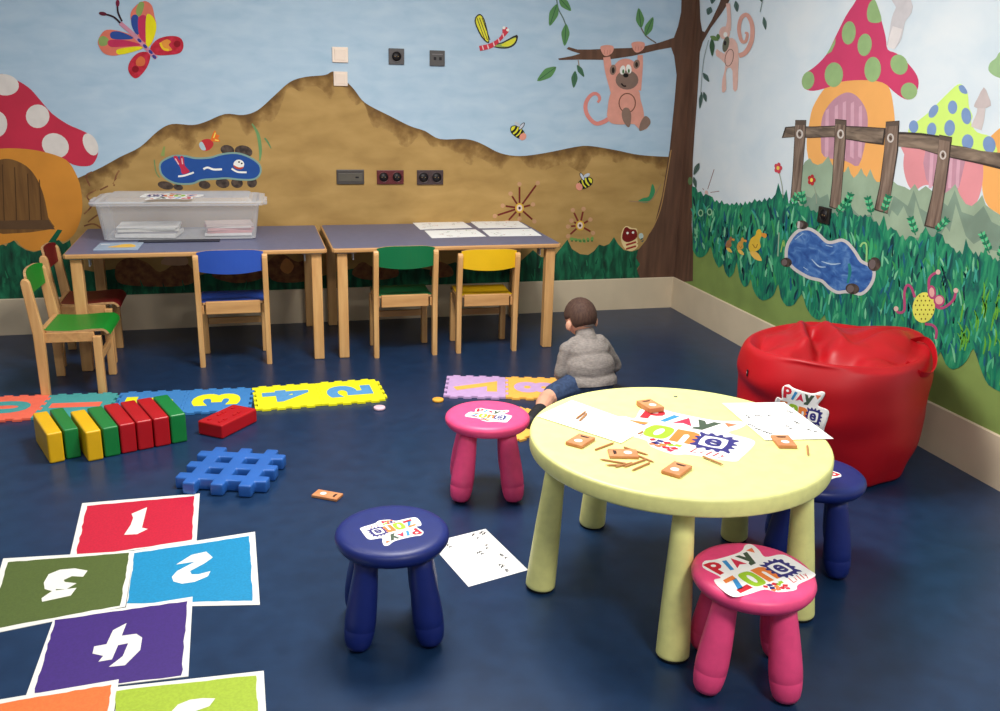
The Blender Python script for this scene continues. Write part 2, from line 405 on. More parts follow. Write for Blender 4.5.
# --- hanging monkey
PK, PKD, BRN = plain((226, 158, 140)), plain((206, 134, 118)), plain((142, 116, 102))
DK = plain((46, 38, 34)); WH = plain((240, 238, 230))
s = Mural(WB, 70)
s.st([(608, 119), (603, 122), (596, 123.5), (590, 119), (586, 112), (585.5, 104), (589, 97), (594, 93.5), (598, 95), (599.5, 99), (597.5, 102.5)], [2.2, 2.2, 2, 2, 2, 2, 1.8, 1.7, 1.6, 1.5, 1.2], (224, 140, 130))
s.st([(606.5, 57), (609, 72), (616, 92)], [3.6, 4, 5.5], PK); s.st([(640, 55), (639.5, 66), (636, 90)], [2.6, 3.2, 5], PK)
s.add([(613, 90), (609, 98), (607.5, 108), (607, 117), (611, 123), (620, 124.5), (629, 124), (636, 124), (643, 122), (643.5, 112), (640.5, 100), (638, 90), (626, 84)], PK, 4)
s.add([(626, 116), (640, 114), (646, 119), (648, 127), (641, 130), (634, 124)], PK, 4)
s.e(625.5, 72, 13, 13.5, PK)
s.e(612.8, 69.8, 3.2, 5.2, BRN, 8); s.e(636.4, 64.2, 3.2, 4.6, BRN, 12); s.e(613, 70.2, 1.5, 3, DK); s.e(636.4, 64.6, 1.4, 2.6, DK)
s.e(626.8, 80, 11.4, 9.6, plain((134, 110, 98))); s.e(622.4, 70, 2.7, 4.6, WH, 10); s.e(628.6, 69, 2.7, 4.6, WH, -10); s.e(623, 71.5, 1, 2.2, (70, 110, 60)); s.e(628.6, 71, 1, 2.2, (70, 110, 60))
s.e(625.6, 75.4, 2.7, 2.1, (20, 16, 16)); s.st([(621, 83.5), (623.5, 86), (626, 86)], .8, (40, 24, 22))
s.st(ell(627, 103, 8.2, 9.6)+[(635.2, 103)], .5, (120, 76, 56), 0)
s.add([(624, 108), (621.5, 113), (623, 121), (627.5, 127), (630, 125), (631, 115), (628.5, 108.5)], BRN, 4); s.add([(645, 116), (640.5, 122), (639, 130.5), (645, 129), (650, 124), (649.5, 119)], BRN, 4)
for cx, cy in ((607, 50), (638, 46.5)):
    s.add([(cx-6.5, cy-3.5), (cx, cy-5), (cx+6.2, cy-3.5), (cx+5.6, cy+2), (cx+1, cy+5.6), (cx-3, cy+5.6), (cx-6, cy+1)], PK, 4)
    for dx in (-2.6, .4, 3): s.st([(cx+dx, cy), (cx+dx-.4, cy+4)], .35, PKD, 0)
s.done('painted_monkey', 'pink monkey painted hanging from the branch by both hands')

# --- butterfly
s = Mural(WB, 70); f = lambda x, y: (90+x/8.89, y/8.89)
q = lambda *P: [f(*p) for p in P]
OR_, GR_, BL_, CR_, YL_ = plain((224, 120, 98)), plain((140, 164, 92)), plain((44, 76, 150)), plain((196, 48, 88)), plain((236, 222, 20))
s.add(q((500, 400), (430, 330), (370, 200), (365, 110), (420, 40), (490, 10), (550, 50), (575, 150), (590, 220), (575, 320), (540, 400)), OR_, 4)
s.add(q((410, 90), (440, 20), (480, 25), (475, 80), (450, 140), (420, 140)), GR_, 4); s.add(q((370, 150), (410, 130), (440, 180), (435, 300), (400, 290), (370, 220)), BL_, 4)
s.add(q((430, 160), (495, 140), (500, 240), (495, 370), (440, 320)), CR_, 4); s.add(q((500, 145), (550, 140), (590, 220), (575, 320), (520, 420), (498, 380)), YL_, 4)
s.add(q((470, 420), (400, 330), (280, 280), (150, 265), (90, 320), (72, 390), (120, 470), (200, 495), (300, 480), (420, 450)), OR_, 4)
s.add(q((78, 345), (120, 320), (165, 350), (150, 400), (90, 405)), GR_, 4); s.add(q((185, 290), (260, 280), (380, 330), (350, 350), (200, 345)), BL_, 4)
s.add(q((165, 360), (300, 355), (460, 400), (300, 415), (180, 415)), CR_, 4); s.add(q((245, 440), (400, 415), (470, 425), (370, 465), (255, 485)), YL_, 4)
RD_ = mat('butterfly_red', (204, 40, 66), .75, c2=(178, 20, 40), scale=40)
s.add(q((535, 430), (600, 350), (710, 320), (800, 335), (832, 400), (800, 470), (680, 490), (580, 485)), RD_, 4); s.add(q((520, 465), (430, 470), (360, 540), (340, 620), (380, 685), (430, 688), (500, 610), (535, 520)), RD_, 4)
s.add(q((620, 390), (680, 350), (720, 370), (700, 400), (730, 445), (660, 450)), (232, 150, 60), 4); s.st(q((625, 380), (650, 430), (700, 445)), 1.1, (240, 200, 40)); s.add(q((410, 540), (450, 500), (490, 530), (480, 580), (420, 585)), (214, 110, 62), 4)
for x, y in ((775, 390), (405, 615)): s.e(*f(x, y), 3.4, 3.4, (140, 10, 30))
s.st(q((270, 205), (380, 300), (480, 405), (590, 520)), 2, (206, 140, 160), 0)
for x, y in ((440, 360), (490, 412), (540, 462), (572, 505)): s.e(*f(x, y), 2.6, 1.5, (56, 62, 140), 45)
s.st(q((270, 205), (210, 150), (120, 122)), .9, (44, 20, 30)); s.st(q((285, 190), (250, 110), (245, 40)), .9, (44, 20, 30)); s.e(*f(115, 122), 4, 1.9, (96, 24, 46), 10); s.e(*f(247, 28), 1.9, 3.6, (120, 24, 56))
s.done('painted_butterfly', 'large multicoloured butterfly painted on the blue sky')

# --- dragonfly and bees
s = Mural(WB, 70); f = lambda x, y: (460+x/4.743, y/4.743)
YW = plain((226, 220, 60))
s.add(q((135, 205), (100, 175), (68, 100), (90, 66), (115, 90), (135, 170)), DK, 3); s.add(q((132, 198), (104, 170), (74, 102), (90, 73), (110, 92), (130, 168)), YW, 3)
for a in (80, 92, 104): s.st(q((a, 85), (a+38, 190)), .35, DK, 0)
s.add(q((150, 215), (200, 200), (270, 165), (265, 205), (230, 228), (180, 228)), DK, 3); s.add(q((158, 216), (205, 204), (262, 176), (258, 203), (228, 222), (182, 223)), (150, 170, 90), 3); s.add(q((195, 212), (262, 180), (256, 203), (226, 220)), YW, 3)
s.st(q((92, 230), (150, 215), (195, 180), (215, 150)), [2.6, 2.4, 1.6, 2.6], (206, 60, 76)); s.e(*f(215, 145), 3.2, 3.6, (206, 60, 76)); s.e(*f(208, 132), 1.5, 1.5, WH); s.e(*f(226, 142), 1.5, 1.5, WH)
for x, y in ((108, 226), (132, 221), (160, 210), (184, 192), (205, 168)): s.st(q((x-3, y-10), (x+3, y+10)), .6, (236, 200, 200), 0)
s.done('painted_dragonfly', 'striped red dragonfly with yellow wings painted on the sky')
def bee(x, y, rot, flip=1):
    s = Mural(WB, 70); c, n = math.cos(R(rot)), math.sin(R(rot)); g = lambda a, b: (x+a*c*flip-b*n*flip, y+a*n+b*c)
    s.add([g(*p) for p in ell(0, 0, 8.6, 5.2)], DK); s.add([g(*p) for p in ell(0, 0, 7.6, 4.5)], YW)
    for k in (-4.5, -.5, 3): s.st([g(k, -4.6), g(k+1, 0), g(k, 4.6)], 1.1, (24, 22, 26))
    s.add([g(*p) for p in ell(7, .4, 3.2, 3.8)], (226, 150, 130)); s.add([g(*p) for p in ell(-.4, -7, 1.8, 4.6)], DK); s.add([g(*p) for p in ell(-.4, -7, 1.2, 3.8)], (200, 205, 216)); s.add([g(*p) for p in ell(-5, -6, 3.4, 1.7)], (190, 196, 205))
    s.done('painted_bee', 'small striped bee painted on the %s' % ('sky' if flip > 0 else 'sand hill'))
bee(517.5, 132, 38); bee(585, 183, 28, -1)

# --- little pond with a mermaid tail and a ball
s = Mural(WB, 8); f = lambda x, y: (150+x/8.333, 120+y/8.333)
GY, ROCK = plain((150, 152, 138)), mat('rock_paint', (40, 30, 28), .75, c2=(92, 76, 66), scale=30)
for x, y, a, b in ((645, 250, 7, 5), (780, 262, 9, 6), (130, 545, 8, 4), (235, 560, 5, 3), (455, 540, 6, 4), (605, 525, 7, 5), (725, 525, 6, 5), (850, 522, 5, 5)): s.e(*f(x, y), a, b, ROCK, 12)
pd = q((80, 390), (100, 345), (190, 300), (290, 300), (380, 318), (500, 313), (600, 285), (720, 276), (830, 310), (910, 370), (920, 440), (870, 492), (760, 497), (640, 485), (560, 490), (430, 500), (350, 530), (230, 530), (150, 500), (95, 450))
s.add(pd, (34, 78, 150), 4); s.st(smoothpts(pd+[pd[0]], 4, False), .9, (128, 160, 150), 0)
s.st(q((235, 470), (290, 462), (365, 437)), .9, WH); s.st(q((445, 410), (480, 396), (530, 412), (600, 410)), 1, WH); s.st(q((680, 405), (730, 432), (805, 436)), .9, WH)
s.add(q((270, 450), (250, 390), (195, 310), (225, 300), (245, 340), (255, 300), (280, 310), (290, 380), (330, 430)), (190, 44, 76), 3); s.st(q((210, 320), (240, 370)), .6, (236, 180, 180), 0); s.st(q((265, 320), (272, 368)), .6, (236, 180, 180), 0)
s.e(*f(740, 370), 5.4, 4.8, WH); s.add(q((695, 375), (740, 395), (782, 390), (760, 410), (715, 405)), (196, 76, 50), 3); s.e(*f(742, 350), .9, .9, DK); s.e(*f(765, 362), .9, .9, DK)
s.st(q((850, 30), (900, 120), (920, 250), (915, 340)), [.6, 1.6, 1.6, .6], (110, 150, 96)); s.st(q((955, 150), (985, 190), (1010, 240)), [.8, .9, .3], (96, 138, 90)); s.st(q((105, 300), (120, 220)), [2, .8], (140, 156, 84)); s.st(q((35, 330), (50, 430), (80, 480)), .6, (110, 140, 90))
s.done('painted_pond', 'blue pond with rocks painted on the sand hill')
s = Mural(WB, 8)
s.add(q((410, 205), (440, 165), (500, 160), (530, 200), (500, 245), (455, 258), (420, 240)), (190, 48, 52), 4); s.add(q((408, 205), (430, 180), (455, 215), (465, 250), (430, 248)), (176, 200, 204), 3)
s.add(q((505, 165), (540, 85), (555, 120), (582, 130), (565, 150), (585, 178), (540, 180)), (226, 110, 36), 2); s.st(q((530, 150), (545, 105)), .6, (240, 214, 90), 0); s.st(q((540, 165), (572, 172)), .6, (240, 214, 90), 0)
s.done('painted_fish', 'small red fish painted above the pond')

# --- spiky flowers on the sand
def spiky(x, y, rays, col, name='painted_flower', label=None, wall=None, core=True):
    s = Mural(wall or WB, 10)
    for a, l in rays:
        c, n = math.cos(R(a)), math.sin(R(a)); s.st([(x+4*c, y-4*n), (x+l*c, y-l*n)], .9 if core else .35, col, 0)
        if core: s.e(x+(l+3)*c, y-(l+3)*n, 2.2, 2.2, (196, 150, 112))
    if core: s.e(x, y, 4.4, 5, (214, 170, 60)); s.e(x, y, 2.8, 3.4, (230, 205, 190)); s.e(x, y, 1.2, 1.5, (70, 40, 50))
    else: s.e(x, y, 1.8, 2.6, (225, 190, 185))
    return s.done(name, label)
spiky(519.5, 208, [(90, 21), (54, 28), (15, 11), (122, 14), (172, 14), (198, 23), (228, 16), (318, 17), (270, 8)], (110, 32, 28), label='dark red spiky flower painted above the tables')
spiky(580, 225.5, [(115, 14), (78, 14), (30, 9), (150, 7), (222, 13), (330, 12), (185, 9)], (118, 40, 34), label='small dark red spiky flower painted low on the sand hill')
s = Mural(WB, 12)
for k in range(6): s.e(572+4*k, 239-abs(k-2.5)*.8+2, 2.4, 1.6, (112, 156, 80), 20*k); s.e(572+4*k, 239+2, 1, .7, (40, 90, 50))
s.done('painted_leaf_cluster', 'pale green leaves painted under the smaller spiky flower')
s = Mural(WB, 12); s.add([(638, 201.5), (643, 198), (649, 196), (652, 184), (655, 190), (653, 197), (647, 203)], (60, 140, 92), 3); s.done('painted_leaf', 'green leaf painted on the sand beside the tree')
s = Mural(WB, 14)
s.add([(621, 240), (622, 231), (626, 226), (632, 228), (637, 229), (637, 238), (638, 246), (632, 251), (625, 249)], (232, 206, 150), 3); s.add([(622, 238), (624, 229), (627, 227), (630, 229), (636, 230), (637, 237), (632, 241), (626, 242)], (120, 22, 22), 3)
s.e(627.5, 233, 1.2, 1.2, WH); s.e(633, 232.5, 1.2, 1.2, WH)
for y in (243, 247): s.st([(626, y+2), (636, y-1)], .9, (160, 50, 36), 0)
s.e(641, 236, 2.4, 3, (190, 206, 200)); s.e(642, 240, 1.6, 2, (70, 100, 90))
s.done('painted_cup', 'red and cream striped creature painted beside the tree root')

# --- creatures and swirls beside and under the left table
s = Mural(WB, 10); RB = mat('red_brown_paint', (108, 60, 42), .8, c2=(150, 104, 62), scale=26)
for P in ([(84, 214), (92, 205), (87, 196), (96, 190)], [(88, 222), (100, 214), (112, 216)], [(84, 226), (94, 224), (104, 230)], [(114, 186), (116, 176), (120, 170), (118, 178), (113, 184)], [(90, 186), (86, 176), (92, 172)], [(90, 202), (100, 200)], [(100, 190), (108, 186)]):
    s.st(P, .8, RB)
s.done('painted_swirls', 'thin red-brown swirls painted beside the mushroom house')
s = Mural(WB, 10); 
s.add([(118, 282), (116, 266), (128, 258), (146, 262), (160, 272), (178, 262), (190, 266), (196, 280), (180, 286), (140, 286)], RB, 4); s.add([(161, 264), (170, 254), (186, 257), (186, 265)], (200, 160, 130), 3)
s.add([(272, 280), (268, 262), (282, 254), (298, 262), (314, 256), (322, 274), (300, 282)], RB, 4); s.add([(280, 268), (286, 258), (294, 266), (288, 274)], (206, 140, 80), 3); s.add([(212, 276), (222, 266), (240, 270), (256, 266), (262, 278), (236, 283)], RB, 4)
s.add([(352, 274), (362, 262), (376, 268), (392, 262), (398, 276), (370, 280)], RB, 4); s.add([(430, 276), (436, 262), (450, 266), (452, 276)], RB, 4)
s.done('painted_creatures', 'red-brown creatures painted low on the wall under the tables')

# --- red mushroom house at the left
s = Mural(WB, 20); f = lambda x, y: (x/3.555, 60+y/3.555)
REDC = mat('toadstool_red', (200, 42, 70), .7, var=.06, scale=6)
s.add(q((-60, 300), (-60, 160), (-20, 80), (0, 50), (30, 58), (75, 80), (110, 105), (145, 145), (185, 190), (240, 228), (290, 250), (325, 270), (345, 300), (348, 335), (330, 370), (300, 378), (260, 372), (215, 350), (100, 325), (0, 330)), REDC, 3)
for x, y, a, b, r_ in ((15, 88, 53, 38, 8), (134, 200, 42, 42, 20), (-10, 228, 36, 46, 0), (197, 304, 50, 42, 30), (322, 300, 24, 42, -25)): s.e(*f(x, y), a/3.555, b/3.555, (226, 218, 210), r_)
s.add(q((-60, 330), (0, 315), (90, 316), (170, 330), (235, 355), (268, 400), (288, 460), (292, 540), (270, 610), (240, 640), (222, 645), (205, 640), (178, 660), (140, 676), (105, 676), (75, 660), (55, 640), (20, 652), (-60, 640)), ORNG, 3)
DOOR = multi('brown_door_paint', [(.35, (104, 70, 34)), (.6, (126, 88, 44))], 7, (5, 5, .4), .8)
s.add(q((-60, 600), (-60, 380), (0, 354), (45, 354), (95, 378), (130, 420), (155, 480), (172, 560), (178, 602)), DOOR, 3)
for x in (8, 52, 98, 140): s.st(q((x, 365+abs(x-20)*.5), (x+8, 585)), .5, (78, 52, 26), 0)
s.add(q((-60, 572), (172, 568), (196, 602), (-60, 602)), (96, 70, 46))
s.add(q((176, 656), (170, 650), (205, 602), (222, 605), (200, 640), (212, 655), (205, 690), (180, 700)), plain((16, 92, 62)), 0)
s.done('painted_mushroom_house', 'red toadstool house with white spots painted at the left')
# ------------------------------------------------------------------ right wall
s = Mural(WR, 1)
s.add([(674, 286), (680, 235), (720, 228), (1016, 300), (1030, 460)], OLIVE); s.done('painted_ground', 'olive green ground painted above the skirting')
SG1, SG2 = mat('sage_paint', (150, 172, 146), .78, var=.1, scale=8), mat('sage_paint_dark', (122, 146, 128), .78, var=.12, scale=8)
s = Mural(WR, 2)

# toadstool house
s = Mural(WR, 4); f = lambda x, y: (770+x/4.348, y/4.348)
OR2 = mat('orange_paint_pale', (240, 174, 98), .75, var=.04, scale=5); MAUV, MAUL = plain((190, 142, 158)), plain((212, 166, 182)); SPOT = plain((150, 182, 124))
s.add(q((170, 540), (185, 470), (225, 400), (262, 365), (320, 350), (400, 346), (490, 356), (522, 390), (538, 470), (545, 560), (545, 640), (540, 700), (490, 800), (420, 800), (330, 780), (200, 760), (165, 680), (160, 600)), OR2, 3)
s.add(q((222, 545), (235, 490), (270, 440), (310, 410), (345, 402), (380, 420), (410, 460), (424, 505), (424, 560), (415, 620), (385, 720), (330, 700), (235, 680), (222, 620)), MAUV, 3)
for x in (250, 290, 325, 360, 395): s.add(q((x-8, 440+abs(x-340)*.45), (x+6, 432+abs(x-340)*.45), (x+4, 690), (x-12, 680)), MAUL)
MAG = mat('toadstool_magenta', (206, 62, 106), .7, var=.04, scale=6)
s.add(q((392, -60), (375, 0), (330, 70), (285, 160), (245, 238), (195, 290), (150, 322), (138, 355), (150, 385), (190, 395), (258, 378), (300, 357), (400, 348), (490, 359), (540, 400), (585, 430), (620, 427), (645, 378), (640, 330), (600, 275), (550, 232), (512, 215), (503, 160), (485, 90), (455, 0), (430, -60)), MAG, 3)
for x, y, a, b, r_ in ((343, 143, 30, 51, 6), (412, 195, 31, 49, 6), (278, 325, 40, 54, 4), (447, 302, 36, 55, 4), (562, 281, 37, 45, -20), (605, 396, 36, 37, 0), (166, 350, 27, 40, 10)): s.e(*f(x, y), a/4.348, b/4.348, SPOT, r_)
s.add(q((440, 5), (455, -2), (470, 30), (486, 88), (460, 100), (430, 92), (422, 60), (428, 25)), SPOT, 3); s.add(q((286, 165), (284, 190), (268, 225), (246, 238)), SPOT, 0)
s.st(q((555, -20), (585, 30), (560, 85), (545, 160), (525, 205)), [7.5, 8.5, 7, 6.5, 4.5], (204, 200, 202)); s.st(q((555, 120), (540, 170), (526, 210)), [5, 5, 3.6], (226, 220, 218))
s.done('painted_mushroom_house', 'magenta toadstool house with green spots painted on the right wall')

# lime toadstool house, orange one at the edge
s = Mural(WR, 4); f = lambda x, y: (880+x/4.442, 80+y/4.442)
ROSE = mat('rose_paint', (222, 146, 152), .75, var=.05, scale=6)
s.add(q((455, 330), (480, 270), (505, 238), (560, 205), (640, 260), (640, 700), (560, 620), (520, 590), (480, 560), (455, 490)), OR2, 3)
s.add(q((108, 330), (104, 380), (112, 430), (130, 475), (155, 492), (190, 470), (230, 470), (300, 515), (345, 510), (375, 550), (402, 562), (432, 540), (455, 460), (458, 370), (440, 300), (120, 290)), ROSE, 3)
s.add(q((205, 300), (370, 310), (365, 420), (340, 500), (300, 512), (240, 470), (205, 440)), MAUV, 2)
for x in (232, 275, 318, 352): s.add(q((x-8, 310), (x+8, 312), (x-2, 480), (x-16, 480)), MAUL)
LIME = mat('lime_paint', (208, 240, 120), .72, var=.03, scale=5); SB = plain((124, 152, 196))
s.add(q((345, 20), (300, 60), (258, 102), (215, 145), (168, 182), (135, 205), (126, 235), (160, 245), (240, 265), (340, 300), (440, 322), (516, 326), (515, 290), (490, 250), (432, 232), (405, 190), (412, 160), (396, 120), (390, 60), (370, 25)), LIME, 3)
for x, y, a, b, r_ in ((323, 121, 21, 30, 0), (238, 139, 18, 32, 30), (384, 160, 22, 37, -8), (150, 207, 21, 28, 0), (230, 221, 21, 32, 6), (310, 213, 24, 36, 4), (390, 275, 26, 34, 0), (486, 287, 28, 38, -10)): s.e(*f(x, y), a/4.442, b/4.442, SB, r_)
s.add(q((350, 28), (370, 24), (388, 50), (384, 62), (360, 54)), SB, 3)
CH = plain((206, 196, 194)); s.st(q((452, 115), (448, 150), (440, 180), (428, 215)), [4, 4.2, 5, 5.6], CH); s.add(q((462, 32), (435, 80), (418, 118), (452, 126), (494, 114), (482, 70)), (196, 184, 182), 2)
s.done('painted_mushroom_house', 'lime toadstool house with blue spots painted on the right wall')
s = Mural(WR, 4); s.add([(1012, 48), (1000, 52), (996, 58), (990, 63), (988.5, 70), (993, 75), (1000, 78), (1012, 80)], (156, 190, 140), 3); s.done('painted_treetop', 'pale green treetop painted at the right edge')

# sage hedge
s = Mural(WR, 26)
s.add([(799, 200), (802, 168), (805, 162), (810, 158), (813, 163), (818, 165), (823, 163), (828.5, 156), (832, 164), (838, 172), (845, 172), (848.5, 166), (851, 174), (854, 178), (858, 174), (861.5, 168), (864, 174), (867, 177), (870.5, 169), (874, 178), (877, 182),
       (884, 182), (888, 178), (893, 181), (898, 185), (905, 187), (910, 190), (915, 184), (919, 191), (926, 186), (935, 193), (944, 194), (950, 190), (955.5, 184), (960, 195), (966, 204), (972, 206), (978, 201), (982.5, 195), (986, 205), (994, 211), (1012, 222), (1012, 275), (796, 235)], SG1)
for P in ([(800, 215), (806, 196), (812, 198), (816, 192), (820, 198), (828, 194), (831, 206), (838, 212), (846, 206), (850, 197), (855, 210), (862, 214), (868, 206), (875, 222), (820, 232)],
          [(888, 214), (894, 196), (900, 200), (908, 206), (914, 190), (920, 208), (930, 214), (940, 200), (948, 206), (955, 190), (962, 212), (974, 216), (984, 206), (992, 222), (1012, 232), (1012, 262), (900, 240)]): s.add(P, SG2)
for P in ([(886, 228), (892, 210), (898, 216), (904, 206), (912, 226), (916, 200), (924, 226), (930, 236), (900, 240)], [(938, 242), (946, 226), (950, 232), (956, 204), (966, 236), (974, 244), (984, 238), (992, 250), (1012, 254), (1012, 276), (950, 262)],
          [(850, 206), (858, 190), (866, 198), (876, 188), (876, 214), (860, 216)]): s.add(P, SG1)
s.done('painted_hedge', 'pale sage hedge painted behind the fence')

# fence
s = Mural(WR, 40)
LOG = multi('log_paint', [(.3, (84, 72, 62)), (.5, (118, 102, 88)), (.68, (146, 128, 110))], 14, (1, .5, 3), .8, 4, .8)
LOGV = multi('post_paint', [(.3, (92, 74, 64)), (.5, (126, 106, 92)), (.7, (150, 130, 114))], 12, (1, 4, .5), .8, 4, .5); EDG = plain((62, 52, 46))
def rail(P):
    s.add(P, EDG); c = (sum(p[0] for p in P)/len(P), sum(p[1] for p in P)/len(P)); s.add([(p[0]+(c[0]-p[0])*.03, p[1]+(c[1]-p[1])*.14) for p in P], LOG)
rail([(782, 138), (785.5, 127), (797, 126), (812, 126.5), (836, 125.5), (848, 126), (862, 126.5), (886, 128), (884, 145), (868, 143), (850, 140), (832, 137), (810, 138), (795, 137)])
rail([(896, 132), (905, 132), (922, 133), (942, 136), (952, 145), (966, 147), (982, 151), (1012, 154.5), (1012, 172), (1000, 169), (980, 164), (952, 158), (938, 154.5), (920, 149), (897, 146)])
for P, c in (([(795.6, 120), (806.6, 120), (805.5, 140), (803, 170), (800.5, 201), (790.5, 201), (793, 170), (794.5, 140)], (800, 134)), ([(835.5, 119), (846.8, 120), (846, 145), (843, 180), (840.5, 211), (829.5, 207), (832.5, 180), (834.5, 145)], (841, 134)),
             ([(886.3, 121.6), (899.8, 120.6), (898.5, 150), (893, 185), (888, 214), (874.5, 210), (880, 185), (884.5, 150)], (891, 138)), ([(939.8, 134.6), (952.4, 137), (950, 160), (945, 195), (939.5, 230), (924.5, 226), (932, 195), (937.5, 160)], (943.5, 155))):
    s.add(P, EDG); m_ = (sum(p[0] for p in P)/8, sum(p[1] for p in P)/8); s.add([(p[0]+(m_[0]-p[0])*.12, p[1]+(m_[1]-p[1])*.02) for p in P], LOGV)
    s.add([(P[0][0], P[0][1]+1), (P[1][0], P[1][1]+1), (P[1][0]-.3, P[1][1]+5), (P[0][0], P[0][1]+5)], (96, 82, 72)); s.st(ell(c[0], c[1], 2.6, 3.8)+[(c[0]+2.6, c[1])], .8, (206, 198, 190), 0); s.st([(c[0]-1, c[1]-1), (c[0]+1, c[1]+1.5)], .7, (70, 56, 48), 0)
s.done('painted_fence', 'brown log fence painted in front of the toadstool houses')

# teal bushes with a scalloped foot
s = Mural(WR, 48)
top = [(692, 186), (696, 190), (701, 194), (706, 196), (710, 195), (715, 202), (722, 203.5), (730, 205), (741, 204.5), (750, 203), (757, 201), (765, 201), (772, 199), (776, 195), (779, 182), (781.5, 197), (786.5, 192), (789, 203), (794, 206), (798, 204), (806, 207), (814, 211),
       (822, 213), (830, 212), (838, 216), (846, 210), (850.5, 202), (854, 214), (861, 218), (868, 216), (874, 221), (880, 226), (884, 218), (888, 230), (894, 229), (900, 236), (906, 240), (912, 236), (918, 240), (926, 228), (932, 238), (940, 232), (946, 243), (952, 247), (957, 253), (963, 254), (966, 240),
       (971, 252), (979, 256), (986, 250), (991, 258), (1000, 262), (1012, 266)]
bot = [(1014, 400), (1000, 391.5), (989, 385), (983, 374), (978.8, 362), (973.7, 348.5), (969, 357), (963.5, 364.5), (953.5, 369.5), (946, 364), (941, 352), (937, 358), (930, 362), (920, 356), (912, 344), (906, 352), (896, 356), (884, 350), (874, 338), (866, 345), (856, 346), (848, 338), (842, 330), (836, 328),
       (828, 324), (825, 315), (820, 320), (812, 316), (806, 306), (802, 294), (795, 304), (787, 306), (781, 297), (778.6, 284), (775, 293), (770.7, 298), (763, 300.5), (757, 296), (753, 288), (751, 279), (748.5, 285), (744, 286.5), (739.5, 277), (737, 262), (734.5, 272), (729.4, 277.6), (725, 271), (723.3, 264), (719, 267.8),
       (713.6, 257), (711, 246.5), (708, 252), (703, 257), (697, 256.5), (693, 250)]
jag = []
for a, b in zip(top, top[1:]):
    n_ = max(1, int(abs(b[0]-a[0])/2.2))
    for k in range(n_):
        t = k/n_; jag.append((a[0]+(b[0]-a[0])*t+random.uniform(-.4, .4), a[1]+(b[1]-a[1])*t+(random.uniform(-3.4, -.4) if (len(jag) % 2) else random.uniform(0, 1.2))))
s.add(jag+[top[-1]]+smoothpts(bot, 2, False), BUSHR)
STR = [plain(c) for c in ((40, 146, 104), (20, 104, 96), (84, 176, 128), (8, 58, 64), (56, 150, 84), (120, 194, 150), (26, 92, 120), (14, 120, 92), (60, 160, 140))]
def topy(x):
    for a, b in zip(top, top[1:]):
        if a[0] <= x <= b[0]: return a[1]+(b[1]-a[1])*(x-a[0])/max(.1, b[0]-a[0])
    return 200
BOTP = sorted(bot)
def boty(x):
    for a, b in zip(BOTP, BOTP[1:]):
        if a[0] <= x <= b[0]: return a[1]+(b[1]-a[1])*(x-a[0])/max(.1, b[0]-a[0])
    return 300
for k in range(620):
    x = random.uniform(694, 1004); h = random.uniform(6, 17); t = topy(x)+2; b = boty(x)-h-2
    if b <= t: continue
    y = random.uniform(t, b); dx = random.uniform(-5, 5)
    s.L = 50+k % 7
    s.st([(x, y+h), (x+dx*.4, y+h*.45), (x+dx, y)], [.5, 1.1, .25], STR[(k*7+int(x)) % 9], 2)
for k in range(26):
    x = random.uniform(958, 1004); y = random.uniform(max(topy(x)+10, 275), boty(x)-24); s.L = 58; s.st([(x, y+18), (x+2, y+8), (x+random.uniform(-3, 6), y)], [.6, 1, .25], (96, 168, 52), 2)
s.done('painted_bushes', 'teal green bushes painted along the right wall')
s = Mural(WR, 60); FG, FL = plain((22, 120, 84)), plain((96, 200, 140))
for x, y, a, n in ((792, 205, 60, 4), (804, 204, 100, 4), (838, 212, 50, 5), (846, 208, 70, 5), (872, 212, 105, 5), (884, 210, 70, 5), (916, 232, 110, 5), (937, 230, 45, 5), (990, 250, 115, 6), (1000, 256, 70, 5)):
    c, d = math.cos(R(a)), math.sin(R(a))
    for k in range(n):
        px, py = x+3.2*k*c, y-3.2*k*d
        for sg in (-1, 1): s.L = 60+sg; s.leaf((px, py), (px+5*math.cos(R(a+sg*50)), py-5*math.sin(R(a+sg*50))), 1.4, FL if k % 2 else FG)
    s.L = 62; s.st([(x, y+3), (x+3.4*n*c, y-3.4*n*d)], .5, FG, 0)
s.done('painted_ferns', 'light green ferns painted at the foot of the fence')

# pond on the right wall
s = Mural(WR, 64); f = lambda x, y: (770+x/7.108, 210+y/7.108)
POND = multi('pond_paint', [(.3, (36, 76, 146)), (.5, (58, 104, 172)), (.62, (84, 128, 188)), (.8, (140, 172, 208))], 9, (1, 1.2, 2.6), .6, 5, 1.2)
pd = q((118, 340), (122, 270), (150, 205), (205, 148), (275, 133), (340, 165), (400, 222), (445, 230), (510, 213), (560, 238), (610, 300), (650, 362), (700, 388), (742, 430), (735, 500), (695, 565), (648, 597), (600, 588), (540, 580), (480, 585), (420, 550), (370, 503), (290, 483), (220, 448), (158, 402))
s.add(pd, POND, 3); s.st(smoothpts(pd+[pd[0]], 3, False), 1.6, (206, 200, 198), 0)
for P in (((180, 210), (240, 165)), ((370, 365), (440, 385), (505, 380)), ((240, 405), (275, 430)), ((300, 350), (350, 400), (400, 405)), ((400, 250), (450, 262))): s.st(q(*P), [.3]+[.7]*(len(P)-2)+[.3], (176, 200, 222))
s.st(q((565, 380), (572, 440), (555, 520)), [1.2, 1.6, 1], (40, 130, 130))
for x, y, a, b in ((232, 105, 6, 4.4), (120, 372, 5.6, 4.6), (745, 385, 6.6, 7), (590, 560, 7, 5.4)): s.e(*f(x, y), a, b, ROCK, 10); s.e(*f(x-14, y), a*.5, b*.7, (112, 98, 96), 10)
